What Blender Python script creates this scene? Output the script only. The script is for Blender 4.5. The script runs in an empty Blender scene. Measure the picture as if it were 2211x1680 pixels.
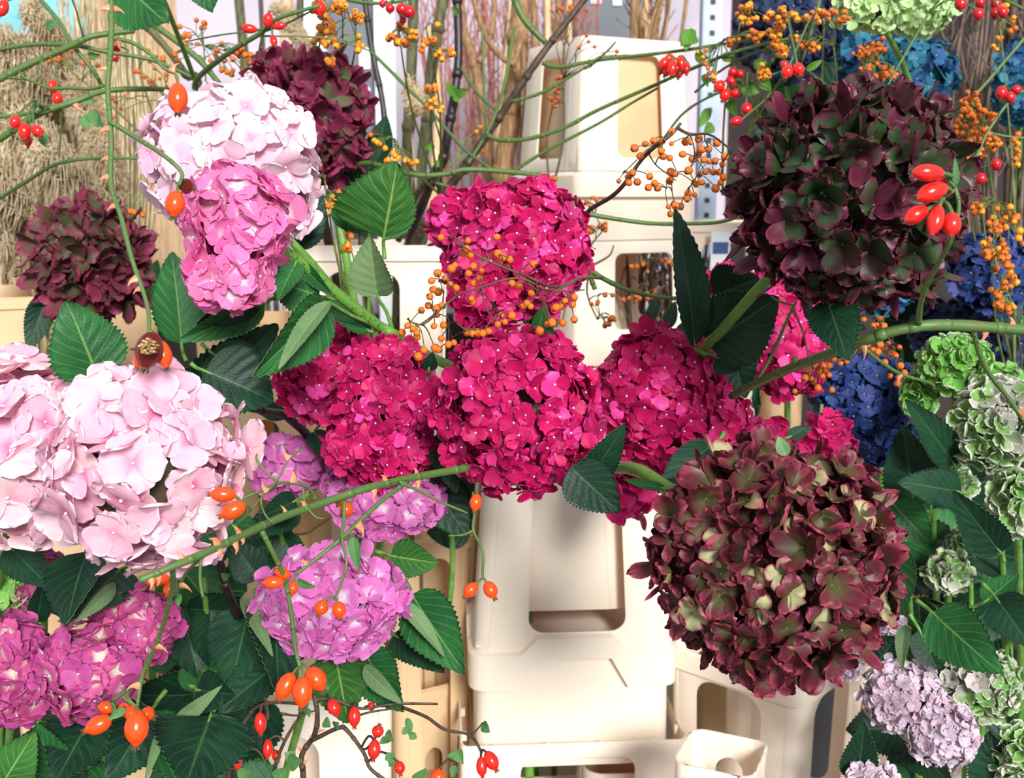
import bpy, math, random
import numpy as np
from mathutils import Vector, Matrix, noise

# ------------------------------------------------------------------ camera, world, sun, exposure
SC = bpy.context.scene
COL = SC.collection
FPX = 2371.0
PITCH = math.radians(10)
CAM = Vector((0, 0, 1.5))
FWD = Vector((0, math.cos(PITCH), -math.sin(PITCH)))
UP = Vector((0, math.sin(PITCH), math.cos(PITCH)))
RIGHT = Vector((1, 0, 0))
cd = bpy.data.cameras.new('camera'); cam = bpy.data.objects.new('camera', cd); COL.objects.link(cam)
cam.location = CAM; cam.rotation_euler = (math.radians(90) - PITCH, 0, 0)
cd.sensor_width = 36; cd.lens = 36 * FPX / 2211; cd.clip_start = 0.02; cd.clip_end = 60
cd.dof.use_dof = True; cd.dof.focus_distance = 1.02; cd.dof.aperture_fstop = 9
SC.camera = cam
w = bpy.data.worlds.new('World'); SC.world = w; w.use_nodes = True
w.node_tree.nodes['Background'].inputs[0].default_value = (0.92, 0.95, 1.0, 1)
w.node_tree.nodes['Background'].inputs[1].default_value = 0.52
sd = bpy.data.lights.new('sun', 'SUN'); sun = bpy.data.objects.new('sun', sd); COL.objects.link(sun)
sd.energy = 4.1; sd.angle = math.radians(16); sd.color = (1, 0.99, 0.97)
sun.location = (-1, -2, 4)
sun.rotation_euler = Vector((-0.24, 0.86, -0.43)).to_track_quat('-Z', 'Y').to_euler()
SC.view_settings.view_transform = 'Standard'; SC.view_settings.look = 'None'
SC.view_settings.exposure = 0.42; SC.view_settings.gamma = 1; SC.view_settings.use_curve_mapping = False
SC.cycles.max_bounces = 8; SC.cycles.diffuse_bounces = 4; SC.cycles.transmission_bounces = 4

RND = random.Random(7)

def P(px, py, d):
    return CAM + RIGHT * ((px - 1105.5) / FPX * d) - UP * ((py - 840) / FPX * d) + FWD * d
def ATY(px, py, Y):
    v = P(px, py, 1.0) - CAM
    return CAM + v * (Y / v.y)
def PP(pts):
    return [P(*p) for p in pts]

# ------------------------------------------------------------------ materials
def lin(c):
    return tuple(((x / 255) / 12.92 if x / 255 <= 0.04045 else ((x / 255 + 0.055) / 1.055) ** 2.4) for x in c) + (1,)
def newmat(name):
    m = bpy.data.materials.new(name); m.use_nodes = True
    nt = m.node_tree
    return m, nt, nt.nodes['Principled BSDF'], nt.nodes['Material Output']
def N(nt, t, **k):
    n = nt.nodes.new(t)
    for a, b in k.items(): setattr(n, a, b)
    return n
def mixc(nt, fac, a, b, mode='MIX'):
    n = N(nt, 'ShaderNodeMix', data_type='RGBA', blend_type=mode)
    for s, v in ((n.inputs[0], fac), (n.inputs[6], a), (n.inputs[7], b)):
        if isinstance(v, (tuple, float, int)): s.default_value = v
        else: nt.links.new(v, s)
    return n.outputs[2]
def mth(nt, op, a, b=0.0, clamp=False):
    n = N(nt, 'ShaderNodeMath', operation=op, use_clamp=clamp)
    for s, v in ((n.inputs[0], a), (n.inputs[1], b)):
        if isinstance(v, (float, int)): s.default_value = v
        else: nt.links.new(v, s)
    return n.outputs[0]
def ramp(nt, fac, stops):
    n = N(nt, 'ShaderNodeMapRange', interpolation_type='SMOOTHSTEP')
    nt.links.new(fac, n.inputs[0])
    n.inputs[1].default_value, n.inputs[2].default_value = stops
    return n.outputs[0]
def noise_n(nt, scale, detail=3, coord='Object'):
    tc = N(nt, 'ShaderNodeTexCoord'); n = N(nt, 'ShaderNodeTexNoise')
    n.inputs['Scale'].default_value = scale; n.inputs['Detail'].default_value = detail
    nt.links.new(tc.outputs[coord], n.inputs['Vector'])
    return n.outputs[0]

def petal_mat(name, centre, mid, edge, alt, alt_rng=(0.75, 0.95), c_rng=(0.05, 0.4), e_rng=(0.8, 1.0), trans=0.25, rough=0.55, patch=(0.55, 0.7), spec=0.25, vein=0.15, rv=0.3):
    m, nt, b, out = newmat(name)
    at = N(nt, 'ShaderNodeAttribute', attribute_name='fl'); sp = N(nt, 'ShaderNodeSeparateColor')
    nt.links.new(at.outputs['Color'], sp.inputs[0])
    s, e, r = sp.outputs[0], sp.outputs[1], sp.outputs[2]
    c = mixc(nt, ramp(nt, s, c_rng), lin(centre), lin(mid))
    nz = noise_n(nt, 14.0, 3)
    f = mth(nt, 'MAXIMUM', ramp(nt, r, alt_rng), mth(nt, 'MULTIPLY', ramp(nt, nz, patch), 0.75))
    c = mixc(nt, f, c, lin(alt))
    c = mixc(nt, ramp(nt, e, e_rng), c, lin(edge))
    n2 = noise_n(nt, 170.0, 2)
    hs = N(nt, 'ShaderNodeHueSaturation')
    nt.links.new(c, hs.inputs['Color'])
    v = mth(nt, 'ADD', mth(nt, 'MULTIPLY', n2, vein * 2), 1 - vein)
    v = mth(nt, 'MULTIPLY', v, mth(nt, 'ADD', mth(nt, 'MULTIPLY', r, rv), 1 - rv * 0.5))
    nt.links.new(v, hs.inputs['Value'])
    c = hs.outputs[0]
    nt.links.new(c, b.inputs['Base Color'])
    b.inputs['Roughness'].default_value = rough
    b.inputs['Specular IOR Level'].default_value = spec
    tr = N(nt, 'ShaderNodeBsdfTranslucent'); nt.links.new(c, tr.inputs[0])
    mx = N(nt, 'ShaderNodeMixShader'); mx.inputs[0].default_value = trans
    nt.links.new(b.outputs[0], mx.inputs[1]); nt.links.new(tr.outputs[0], mx.inputs[2])
    nt.links.new(mx.outputs[0], out.inputs[0])
    return m

def simple_mat(name, c1, c2=None, scale=30.0, rough=0.5, spec=0.5, bump=0.0, rng=(0.4, 0.62), stretch=None, trans=0.0, tcol=None):
    m, nt, b, out = newmat(name)
    b.inputs['Roughness'].default_value = rough; b.inputs['Specular IOR Level'].default_value = spec
    tc = N(nt, 'ShaderNodeTexCoord'); mp = N(nt, 'ShaderNodeMapping'); nz = N(nt, 'ShaderNodeTexNoise')
    nt.links.new(tc.outputs['Object'], mp.inputs[0]); nt.links.new(mp.outputs[0], nz.inputs['Vector'])
    if stretch: mp.inputs['Scale'].default_value = stretch
    nz.inputs['Scale'].default_value = scale; nz.inputs['Detail'].default_value = 4
    c = mixc(nt, ramp(nt, nz.outputs[0], rng), lin(c1), lin(c2 or c1))
    nt.links.new(c, b.inputs['Base Color'])
    if bump:
        bp = N(nt, 'ShaderNodeBump'); bp.inputs['Strength'].default_value = bump; bp.inputs['Distance'].default_value = 0.003
        nt.links.new(nz.outputs[0], bp.inputs['Height']); nt.links.new(bp.outputs[0], b.inputs['Normal'])
    if trans:
        tr = N(nt, 'ShaderNodeBsdfTranslucent'); (nt.links.new(c, tr.inputs[0]) if tcol is None else setattr(tr.inputs[0], 'default_value', lin(tcol)))
        mx = N(nt, 'ShaderNodeMixShader'); mx.inputs[0].default_value = trans
        nt.links.new(b.outputs[0], mx.inputs[1]); nt.links.new(tr.outputs[0], mx.inputs[2])
        nt.links.new(mx.outputs[0], out.inputs[0])
    return m

def leaf_mat(name, base, vein, patch, rough=0.5, trans=0.12, vein_w=0.05, spec=0.3):
    m, nt, b, out = newmat(name)
    at = N(nt, 'ShaderNodeAttribute', attribute_name='lf'); sp = N(nt, 'ShaderNodeSeparateColor')
    nt.links.new(at.outputs['Color'], sp.inputs[0])
    u, v = sp.outputs[0], sp.outputs[1]      # u along 0..1, v = |t| across 0..1
    mid = mth(nt, 'SUBTRACT', 1.0, ramp(nt, v, (0.0, 0.055)))
    k = mth(nt, 'SUBTRACT', mth(nt, 'MULTIPLY', u, 8.0), mth(nt, 'MULTIPLY', mth(nt, 'POWER', v, 0.8), 3.0))
    k = mth(nt, 'ABSOLUTE', mth(nt, 'SUBTRACT', mth(nt, 'FRACT', mth(nt, 'ADD', k, 8.0)), 0.5))
    side = mth(nt, 'MULTIPLY', mth(nt, 'SUBTRACT', 1.0, ramp(nt, k, (0.0, vein_w * 1.6))), 0.5)
    vv = mth(nt, 'MAXIMUM', mid, side)
    nz = noise_n(nt, 22.0, 3)
    c = mixc(nt, ramp(nt, nz, (0.4, 0.65)), lin(base), lin(patch))
    c = mixc(nt, mth(nt, 'MULTIPLY', vv, 0.75), c, lin(vein))
    nt.links.new(c, b.inputs['Base Color'])
    vo = N(nt, 'ShaderNodeTexVoronoi', feature='DISTANCE_TO_EDGE'); tc = N(nt, 'ShaderNodeTexCoord')
    nt.links.new(tc.outputs['Object'], vo.inputs['Vector']); vo.inputs['Scale'].default_value = 260
    h = mth(nt, 'SUBTRACT', mth(nt, 'MULTIPLY', ramp(nt, vo.outputs[0], (0, 0.25)), 0.5), mth(nt, 'MULTIPLY', vv, 1.2))
    bp = N(nt, 'ShaderNodeBump'); bp.inputs['Strength'].default_value = 0.25; bp.inputs['Distance'].default_value = 0.001
    nt.links.new(h, bp.inputs['Height']); nt.links.new(bp.outputs[0], b.inputs['Normal'])
    b.inputs['Roughness'].default_value = rough; b.inputs['Specular IOR Level'].default_value = spec
    tr = N(nt, 'ShaderNodeBsdfTranslucent'); nt.links.new(c, tr.inputs[0])
    mx = N(nt, 'ShaderNodeMixShader'); mx.inputs[0].default_value = trans
    nt.links.new(b.outputs[0], mx.inputs[1]); nt.links.new(tr.outputs[0], mx.inputs[2])
    nt.links.new(mx.outputs[0], out.inputs[0])
    return m

M = {}
M['blush'] = petal_mat('blush_petal', (224, 116, 160), (242, 190, 210), (247, 220, 230), (240, 206, 210), alt_rng=(0.6, 0.95), c_rng=(0.02, 0.4), trans=0.28, patch=(0.5, 0.75))
M['white_pink'] = petal_mat('white_pink_petal', (238, 160, 194), (245, 214, 228), (247, 240, 234), (240, 192, 214), alt_rng=(0.6, 1.0), c_rng=(0.0, 0.45), trans=0.28, patch=(0.55, 0.8))
M['rose_pink'] = petal_mat('rose_pink_petal', (248, 224, 230), (236, 132, 184), (238, 142, 194), (226, 106, 174), alt_rng=(0.4, 1.0), c_rng=(0.12, 0.42), trans=0.3, patch=(0.5, 0.8))
M['magenta'] = petal_mat('magenta_petal', (176, 24, 88), (188, 18, 88), (214, 62, 138), (214, 70, 150), alt_rng=(0.7, 1.1), trans=0.2, rough=0.5, e_rng=(0.84, 1.02), patch=(0.52, 0.8), rv=0.5)
M['lilac_pink'] = petal_mat('lilac_pink_petal', (240, 228, 236), (218, 122, 190), (218, 130, 200), (206, 104, 176), alt_rng=(0.3, 0.95), c_rng=(0.1, 0.45), trans=0.26, patch=(0.5, 0.75))
M['deep_lilac'] = petal_mat('deep_lilac_petal', (226, 214, 190), (200, 84, 142), (192, 84, 150), (172, 70, 134), alt_rng=(0.3, 0.9), c_rng=(0.1, 0.5), trans=0.25)
M['plum'] = petal_mat('plum_petal', (30, 46, 24), (48, 72, 40), (94, 34, 54), (72, 24, 40), alt_rng=(0.6, 0.9), c_rng=(0.1, 0.7), e_rng=(0.55, 0.95), trans=0.12, rough=0.42, spec=0.35, patch=(0.5, 0.62), vein=0.3, rv=0.7)
M['burgundy'] = petal_mat('burgundy_petal', (76, 76, 44), (94, 36, 46), (138, 54, 74), (140, 138, 100), alt_rng=(0.8, 0.95), c_rng=(0.1, 0.75), e_rng=(0.6, 1.0), trans=0.15, rough=0.42, patch=(0.62, 0.72), vein=0.35, rv=1.0)
M['russet'] = petal_mat('russet_petal', (60, 72, 44), (80, 80, 54), (124, 48, 72), (104, 36, 56), alt_rng=(0.55, 0.9), e_rng=(0.5, 0.95), trans=0.15, patch=(0.5, 0.62), vein=0.25, rv=0.6)
M['wine'] = petal_mat('wine_petal', (74, 66, 54), (112, 34, 64), (136, 46, 78), (88, 96, 66), alt_rng=(0.75, 0.9), e_rng=(0.6, 0.95), trans=0.15, patch=(0.58, 0.66), vein=0.25)
M['blue'] = petal_mat('blue_petal', (44, 66, 100), (48, 88, 142), (66, 124, 156), (46, 116, 132), alt_rng=(0.4, 0.9), trans=0.2, patch=(0.48, 0.6), rv=0.6)
M['deep_blue'] = petal_mat('deep_blue_petal', (36, 40, 74), (42, 68, 128), (56, 94, 156), (58, 66, 116), alt_rng=(0.4, 0.9), trans=0.2, rv=0.6)
M['navy'] = petal_mat('navy_petal', (24, 24, 46), (36, 40, 76), (50, 58, 92), (34, 52, 80), alt_rng=(0.4, 0.9), trans=0.15, rv=0.6)
M['lime'] = petal_mat('lime_petal', (104, 160, 60), (112, 176, 66), (206, 220, 180), (108, 172, 74), alt_rng=(0.5, 0.9), e_rng=(0.8, 1.0), trans=0.22, rv=0.5)
M['green'] = petal_mat('green_petal', (150, 196, 100), (150, 206, 104), (180, 222, 140), (128, 184, 90), alt_rng=(0.4, 0.9), trans=0.25)
M['mint'] = petal_mat('mint_petal', (170, 206, 140), (198, 226, 166), (216, 238, 196), (176, 206, 136), alt_rng=(0.4, 0.9), trans=0.25)
M['green_white'] = petal_mat('green_white_petal', (112, 92, 100), (112, 160, 76), (214, 214, 198), (184, 168, 174), alt_rng=(0.75, 0.95), c_rng=(0.05, 0.2), e_rng=(0.6, 0.98), trans=0.2, rv=0.5)
M['pale_lilac'] = petal_mat('pale_lilac_petal', (186, 156, 184), (216, 196, 210), (238, 230, 234), (178, 146, 164), alt_rng=(0.55, 0.95), trans=0.25, rv=0.5)
M['bead_white'] = simple_mat('floret_bead', (240, 220, 235), (222, 200, 225), rough=0.4)
M['bead_green'] = simple_mat('floret_bead_green', (96, 110, 78), (130, 130, 110), rough=0.5)
M['core'] = simple_mat('flower_core', (58, 74, 38), (80, 60, 50), scale=60, rough=0.8)
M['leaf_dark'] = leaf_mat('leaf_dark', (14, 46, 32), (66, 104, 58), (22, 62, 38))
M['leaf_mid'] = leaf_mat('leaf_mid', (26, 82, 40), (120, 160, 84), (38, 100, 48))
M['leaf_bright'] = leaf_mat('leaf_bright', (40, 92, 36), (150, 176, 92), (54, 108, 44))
M['leaf_under'] = leaf_mat('leaf_under', (112, 142, 96), (150, 172, 122), (96, 128, 84), rough=0.6, trans=0.15)
M['leaf_small'] = leaf_mat('leaf_small', (70, 118, 66), (120, 150, 96), (96, 140, 84), rough=0.6)
M['leaf_lime'] = leaf_mat('leaf_lime', (92, 146, 48), (140, 170, 90), (110, 160, 60), rough=0.5, trans=0.3)
M['stem_green'] = simple_mat('stem_green', (86, 134, 52), (104, 148, 66), scale=90, rough=0.5, bump=0.2)
M['stem_speck'] = simple_mat('stem_speckled', (96, 146, 58), (70, 84, 40), scale=220, rough=0.5, bump=0.2, rng=(0.55, 0.68))
M['rose_stem'] = simple_mat('rose_stem', (76, 108, 50), (98, 98, 52), scale=120, rough=0.5, bump=0.3, rng=(0.5, 0.7))
M['rose_stem_red'] = simple_mat('rose_stem_reddish', (88, 108, 52), (122, 84, 56), scale=60, rough=0.5, bump=0.3)
M['stem_dark'] = simple_mat('stem_dark', (54, 42, 30), (78, 60, 42), scale=90, rough=0.6, bump=0.3)
M['stem_black'] = simple_mat('stem_black', (26, 14, 20), (44, 30, 32), scale=60, rough=0.45, bump=0.2)
M['bark_brown'] = simple_mat('bark_brown', (120, 88, 58), (158, 124, 86), scale=40, rough=0.8, bump=0.5, stretch=(6, 6, 0.7))
M['bark_olive'] = simple_mat('bark_olive', (92, 92, 56), (66, 60, 40), scale=40, rough=0.7, bump=0.4, stretch=(3, 3, 0.7))
M['bark_pale'] = simple_mat('bark_pale', (196, 162, 118), (218, 190, 150), scale=30, rough=0.7, bump=0.2, stretch=(5, 5, 0.6))
M['twig_grey'] = simple_mat('twig_grey', (112, 94, 84), (80, 62, 54), scale=30, rough=0.8)
M['twig_red'] = simple_mat('twig_red', (140, 70, 58), (168, 110, 92), scale=30, rough=0.7)
M['thorn'] = simple_mat('thorn', (214, 150, 108), (180, 106, 76), scale=120, rough=0.4)
M['hip_orange'] = simple_mat('hip_orange', (236, 62, 12), (240, 84, 16), scale=40, rough=0.22, spec=0.6)
M['hip_red'] = simple_mat('hip_red', (214, 26, 20), (226, 40, 24), scale=40, rough=0.22, spec=0.6)
M['hip_crimson'] = simple_mat('hip_crimson', (176, 14, 28), (196, 22, 34), scale=40, rough=0.25, spec=0.6)
M['hip_wrinkled'] = simple_mat('hip_wrinkled', (168, 34, 18), (126, 40, 20), scale=120, rough=0.45, bump=0.9)
M['calyx'] = simple_mat('calyx', (70, 52, 36), (110, 84, 56), scale=200, rough=0.8)
M['calyx_pale'] = simple_mat('calyx_pale', (190, 160, 110), (140, 104, 66), scale=260, rough=0.8, bump=0.5)
M['berry_orange'] = simple_mat('berry_orange', (222, 122, 18), (206, 86, 14), scale=90, rough=0.35, bump=0.3)
M['berry_yellow'] = simple_mat('berry_yellow', (238, 160, 26), (226, 130, 20), scale=90, rough=0.35, bump=0.1)
M['berry_rust'] = simple_mat('berry_rust', (176, 84, 22), (200, 104, 34), scale=90, rough=0.45, bump=0.3)
M['berry_tip'] = simple_mat('berry_tip', (60, 34, 20), (84, 50, 30), scale=90, rough=0.7)
M['twig_thin'] = simple_mat('twig_thin', (92, 74, 44), (70, 50, 40), scale=50, rough=0.6)
M['twig_green'] = simple_mat('twig_green', (112, 128, 60), (96, 104, 56), scale=50, rough=0.6)
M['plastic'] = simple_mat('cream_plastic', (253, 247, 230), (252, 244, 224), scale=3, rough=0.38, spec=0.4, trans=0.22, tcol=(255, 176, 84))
M['plastic_shaded'] = simple_mat('shaded_cream_plastic', (234, 208, 164), (224, 192, 146), scale=3, rough=0.4, spec=0.4, trans=0.26, tcol=(250, 176, 96))  # same cream plastic, with shade and warm glow put into its colour
M['grass'] = simple_mat('dried_grass', (224, 206, 172), (200, 176, 136), scale=30, rough=0.8, trans=0.2)
M['straw'] = simple_mat('straw', (206, 190, 152), (160, 138, 100), scale=30, rough=0.6, stretch=(8, 8, 0.4))
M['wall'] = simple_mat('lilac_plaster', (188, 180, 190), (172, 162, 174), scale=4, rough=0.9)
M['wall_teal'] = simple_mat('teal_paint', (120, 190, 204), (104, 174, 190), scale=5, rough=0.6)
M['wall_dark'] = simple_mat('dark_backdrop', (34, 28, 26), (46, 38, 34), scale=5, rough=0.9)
M['floor'] = simple_mat('dark_floor', (26, 20, 18), (40, 30, 26), scale=9, rough=0.6)
M['panel_grey'] = simple_mat('grey_panel', (112, 118, 126), (98, 104, 114), scale=3, rough=0.4)
M['white_paint'] = simple_mat('white_paint', (244, 244, 246), (232, 234, 238), scale=3, rough=0.5)
M['steel'] = simple_mat('steel', (176, 190, 206), (160, 176, 196), scale=8, rough=0.35)
M['hole'] = simple_mat('steel_hole', (34, 32, 34), rough=0.6)
M['wood_pale'] = simple_mat('pale_wood', (186, 154, 120), (160, 128, 96), scale=20, rough=0.7, stretch=(6, 6, 0.5))
M['wood_brown'] = simple_mat('brown_wood', (150, 98, 54), (128, 80, 42), scale=20, rough=0.7, stretch=(6, 6, 0.5))
M['label_blue'] = simple_mat('label_blue', (40, 70, 130), rough=0.5)
M['label_white'] = simple_mat('label_white', (214, 224, 234), rough=0.5)

# ------------------------------------------------------------------ object helpers
def tag(o, label=None, cat=None, group=None, kind=None):
    if label: o['label'] = label
    if cat: o['category'] = cat
    if group: o['group'] = group
    if kind: o['kind'] = kind
    return o
def empty(name, loc, label, cat, group=None):
    o = bpy.data.objects.new(name, None); COL.objects.link(o); o.location = loc
    o.empty_display_size = 0.02
    tag(o, label, cat, group); return o
def link(name, me, mats=None, parent=None):
    """vertices are in world space; they are shifted into the parent's space"""
    o = bpy.data.objects.new(name, me); COL.objects.link(o)
    if mats:
        for m in (mats if isinstance(mats, (list, tuple)) else [mats]):
            me.materials.append(m if not isinstance(m, str) else M[m])
    if parent is not None:
        o.parent = parent
    return o
def wloc(o):
    v = Vector(o.location); p = o.parent
    while p is not None:
        v += Vector(p.location); p = p.parent
    return v
def npmesh(name, V, F, smooth=True, attr=None, mi=None):
    me = bpy.data.meshes.new(name)
    V = np.asarray(V, dtype=np.float32).reshape(-1, 3); F = np.asarray(F, dtype=np.int32)
    k = F.shape[1]
    me.vertices.add(len(V)); me.vertices.foreach_set('co', V.ravel())
    me.loops.add(F.size); me.loops.foreach_set('vertex_index', F.ravel())
    me.polygons.add(len(F))
    me.polygons.foreach_set('loop_start', np.arange(0, F.size, k, dtype=np.int32))
    me.polygons.foreach_set('loop_total', np.full(len(F), k, dtype=np.int32))
    if smooth: me.polygons.foreach_set('use_smooth', np.ones(len(F), dtype=bool))
    if mi is not None: me.polygons.foreach_set('material_index', np.asarray(mi, dtype=np.int32))
    if attr is not None:
        an, av = attr
        a = me.attributes.new(an, 'FLOAT_COLOR', 'POINT')
        a.data.foreach_set('color', np.asarray(av, dtype=np.float32).ravel())
    me.update(calc_edges=True)
    return me
class MB:
    def __init__(s): s.v = []; s.f = []; s.m = []
    def add(s, V, F, mi=0):
        o = len(s.v); s.v.extend([tuple(x) for x in V]); s.f.extend([tuple(i + o for i in f) for f in F]); s.m.extend([mi] * len(F))
    def box(s, c, h, rot=None, mi=0):
        V = [Vector((x * h[0], y * h[1], z * h[2])) for z in (-1, 1) for y in (-1, 1) for x in (-1, 1)]
        if rot: V = [rot @ v for v in V]
        V = [v + Vector(c) for v in V]
        s.add(V, [(0, 2, 3, 1), (4, 5, 7, 6), (0, 1, 5, 4), (2, 6, 7, 3), (0, 4, 6, 2), (1, 3, 7, 5)], mi)
    def tube(s, pts, radii, n=7, mi=0, smooth=3, wob=0.0):
        pts = [Vector(p) for p in pts]
        if not isinstance(radii, (list, tuple)): radii = [radii, radii]
        Q = []; k = len(pts)
        if smooth > 1 and k > 2:
            for i in range(k - 1):
                p0 = pts[max(i - 1, 0)]; p1 = pts[i]; p2 = pts[i + 1]; p3 = pts[min(i + 2, k - 1)]
                for j in range(smooth):
                    t = j / smooth
                    Q.append(0.5 * ((2 * p1) + (p2 - p0) * t + (2 * p0 - 5 * p1 + 4 * p2 - p3) * t * t + (3 * p1 - p0 - 3 * p2 + p3) * t ** 3))
            Q.append(pts[-1])
        else: Q = pts
        L = len(Q); V = []; F = []
        nrm = None
        for i, q in enumerate(Q):
            t = (Q[min(i + 1, L - 1)] - Q[max(i - 1, 0)])
            if t.length < 1e-9: t = Vector((0, 0, 1))
            t.normalize()
            if nrm is None: nrm = t.orthogonal().normalized()
            else:
                nrm = nrm - t * nrm.dot(t)
                nrm = nrm.normalized() if nrm.length > 1e-6 else t.orthogonal().normalized()
            bn = t.cross(nrm)
            u = i / (L - 1) * (len(radii) - 1); a = int(min(u, len(radii) - 2)); r = radii[a] * (1 - (u - a)) + radii[a + 1] * (u - a)
            if wob: r *= 1 + wob * (noise.noise(q * 60) )
            for j in range(n):
                an = 2 * math.pi * j / n
                V.append(q + (nrm * math.cos(an) + bn * math.sin(an)) * r)
        for i in range(L - 1):
            for j in range(n):
                F.append((i * n + j, i * n + (j + 1) % n, (i + 1) * n + (j + 1) % n, (i + 1) * n + j))
        F.append(tuple(range(n))[::-1]); F.append(tuple((L - 1) * n + j for j in range(n)))
        s.add(V, F, mi)
        return Q
    def build(s, name, mats, parent=None, smooth=True, origin=None):
        off = wloc(parent) if parent is not None else (Vector(origin) if origin is not None else Vector((0, 0, 0)))
        me = bpy.data.meshes.new(name)
        me.from_pydata([(v[0] - off[0], v[1] - off[1], v[2] - off[2]) for v in s.v], [], s.f)
        me.polygons.foreach_set('material_index', s.m)
        if smooth: me.polygons.foreach_set('use_smooth', [True] * len(s.f))
        me.update()
        o = link(name, me, mats, parent)
        if parent is None and origin is not None: o.location = off
        return o

# ------------------------------------------------------------------ petals, florets and heads
def petal(rs, ns, nt_, wm, point, rise, cup, curl, ruf, ph):
    s = (0.04 + 0.96 * (1 - (1 - np.linspace(0, 1, ns)) ** 1.6))[:, None]; t = np.linspace(-1, 1, nt_)[None, :]
    Wd = wm * 1.22 * np.power(s, 0.55) * np.power(np.clip(1.0 - np.power(s, 3.6 - point), 0, 1), 0.5) + 0.004
    x = s * np.ones_like(t) * (1 - 0.10 * (t ** 2) * s)
    y = t * Wd
    z = rise * s + curl * s * s * s + cup * (y ** 2) * 1.2 + ruf * np.sin(ph + 7 * t * s + 3 * s) * s * 0.5
    V = np.stack([x, y * np.ones_like(x), z * np.ones_like(x)], -1).reshape(-1, 3)
    e = np.maximum((s ** 1.5) * np.ones_like(t), np.abs(t) ** 1.5 * np.clip(s * 2, 0, 1)).reshape(-1)
    ss = (s * np.ones_like(t)).reshape(-1)
    F = [(i * nt_ + j, (i + 1) * nt_ + j, (i + 1) * nt_ + j + 1, i * nt_ + j + 1) for i in range(ns - 1) for j in range(nt_ - 1)]
    return V, np.array(F), ss, e
def bead():
    V = []; F = []
    for i, (r, z) in enumerate(((0.0, -0.5), (0.9, -0.2), (0.9, 0.5), (0.0, 1.0))):
        for j in range(5): V.append((r * math.cos(j * 1.2566), r * math.sin(j * 1.2566), z))
    for i in range(3):
        for j in range(5): F.append((i * 5 + j, i * 5 + (j + 1) % 5, (i + 1) * 5 + (j + 1) % 5, (i + 1) * 5 + j))
    return np.array(V), np.array(F)
STY = {  # width, point, rise range, cup range, curl range, ruffle, tilt, petals res
    'broad': dict(inset=0.42, wm=0.66, point=0.2, rise=(0.02, 0.35), cup=(-0.25, 0.35), curl=(-0.35, 0.25), ruf=0.09, tilt=0.5),
    'neat': dict(inset=0.38, wm=0.60, point=0.3, rise=(0.0, 0.6), cup=(-0.35, 0.45), curl=(-0.5, 0.25), ruf=0.11, tilt=0.62),
    'crisp': dict(inset=0.62, wm=0.58, point=1.0, rise=(0.2, 1.1), cup=(-0.4, 1.0), curl=(-0.9, 0.6), ruf=0.2, tilt=0.75),
    'small': dict(inset=0.35, wm=0.56, point=0.2, rise=(0.1, 0.6), cup=(-0.2, 0.6), curl=(-0.3, 0.3), ruf=0.05, tilt=0.4),
    'cupped': dict(inset=0.45, wm=0.64, point=0.1, rise=(0.3, 0.8), cup=(0.2, 0.8), curl=(-0.2, 0.4), ruf=0.05, tilt=0.4),
}
def floret_template(rng, st, ns, nt_, bead_r):
    Vs = []; Fs = []; A = []; MI = []; o = 0
    k = 4 if rng.random() > 0.12 else 5
    base_rise = rng.uniform(*st['rise'])
    for q in range(k):
        V, F, ss, e = petal(None, ns, nt_, st['wm'] * rng.uniform(0.88, 1.12), st['point'] * rng.uniform(0.5, 1.2),
                            base_rise + rng.uniform(-0.15, 0.2), rng.uniform(*st['cup']), rng.uniform(*st['curl']), st['ruf'] * rng.uniform(0.3, 1.3), rng.uniform(0, 6))
        V = V * rng.uniform(0.82, 1.08)
        a = 2 * math.pi * q / k + rng.uniform(-0.16, 0.16)
        R = np.array([[math.cos(a), -math.sin(a), 0], [math.sin(a), math.cos(a), 0], [0, 0, 1]])
        V = V @ R.T; V[:, 2] += 0.012 * (q % 2)
        Vs.append(V); Fs.append(F + o); o += len(V)
        A.append(np.stack([ss, e, np.full_like(ss, rng.uniform(-0.28, 0.28)), np.ones_like(ss)], -1)); MI += [0] * len(F)
    V, F = bead(); V = V * bead_r; V[:, 2] += 0.03
    Vs.append(V); Fs.append(F + o); A.append(np.tile([0, 0, 0, 1.0], (len(V), 1))); MI += [1] * len(F)
    return np.concatenate(Vs), np.concatenate(Fs), np.concatenate(A), np.array(MI)
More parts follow.
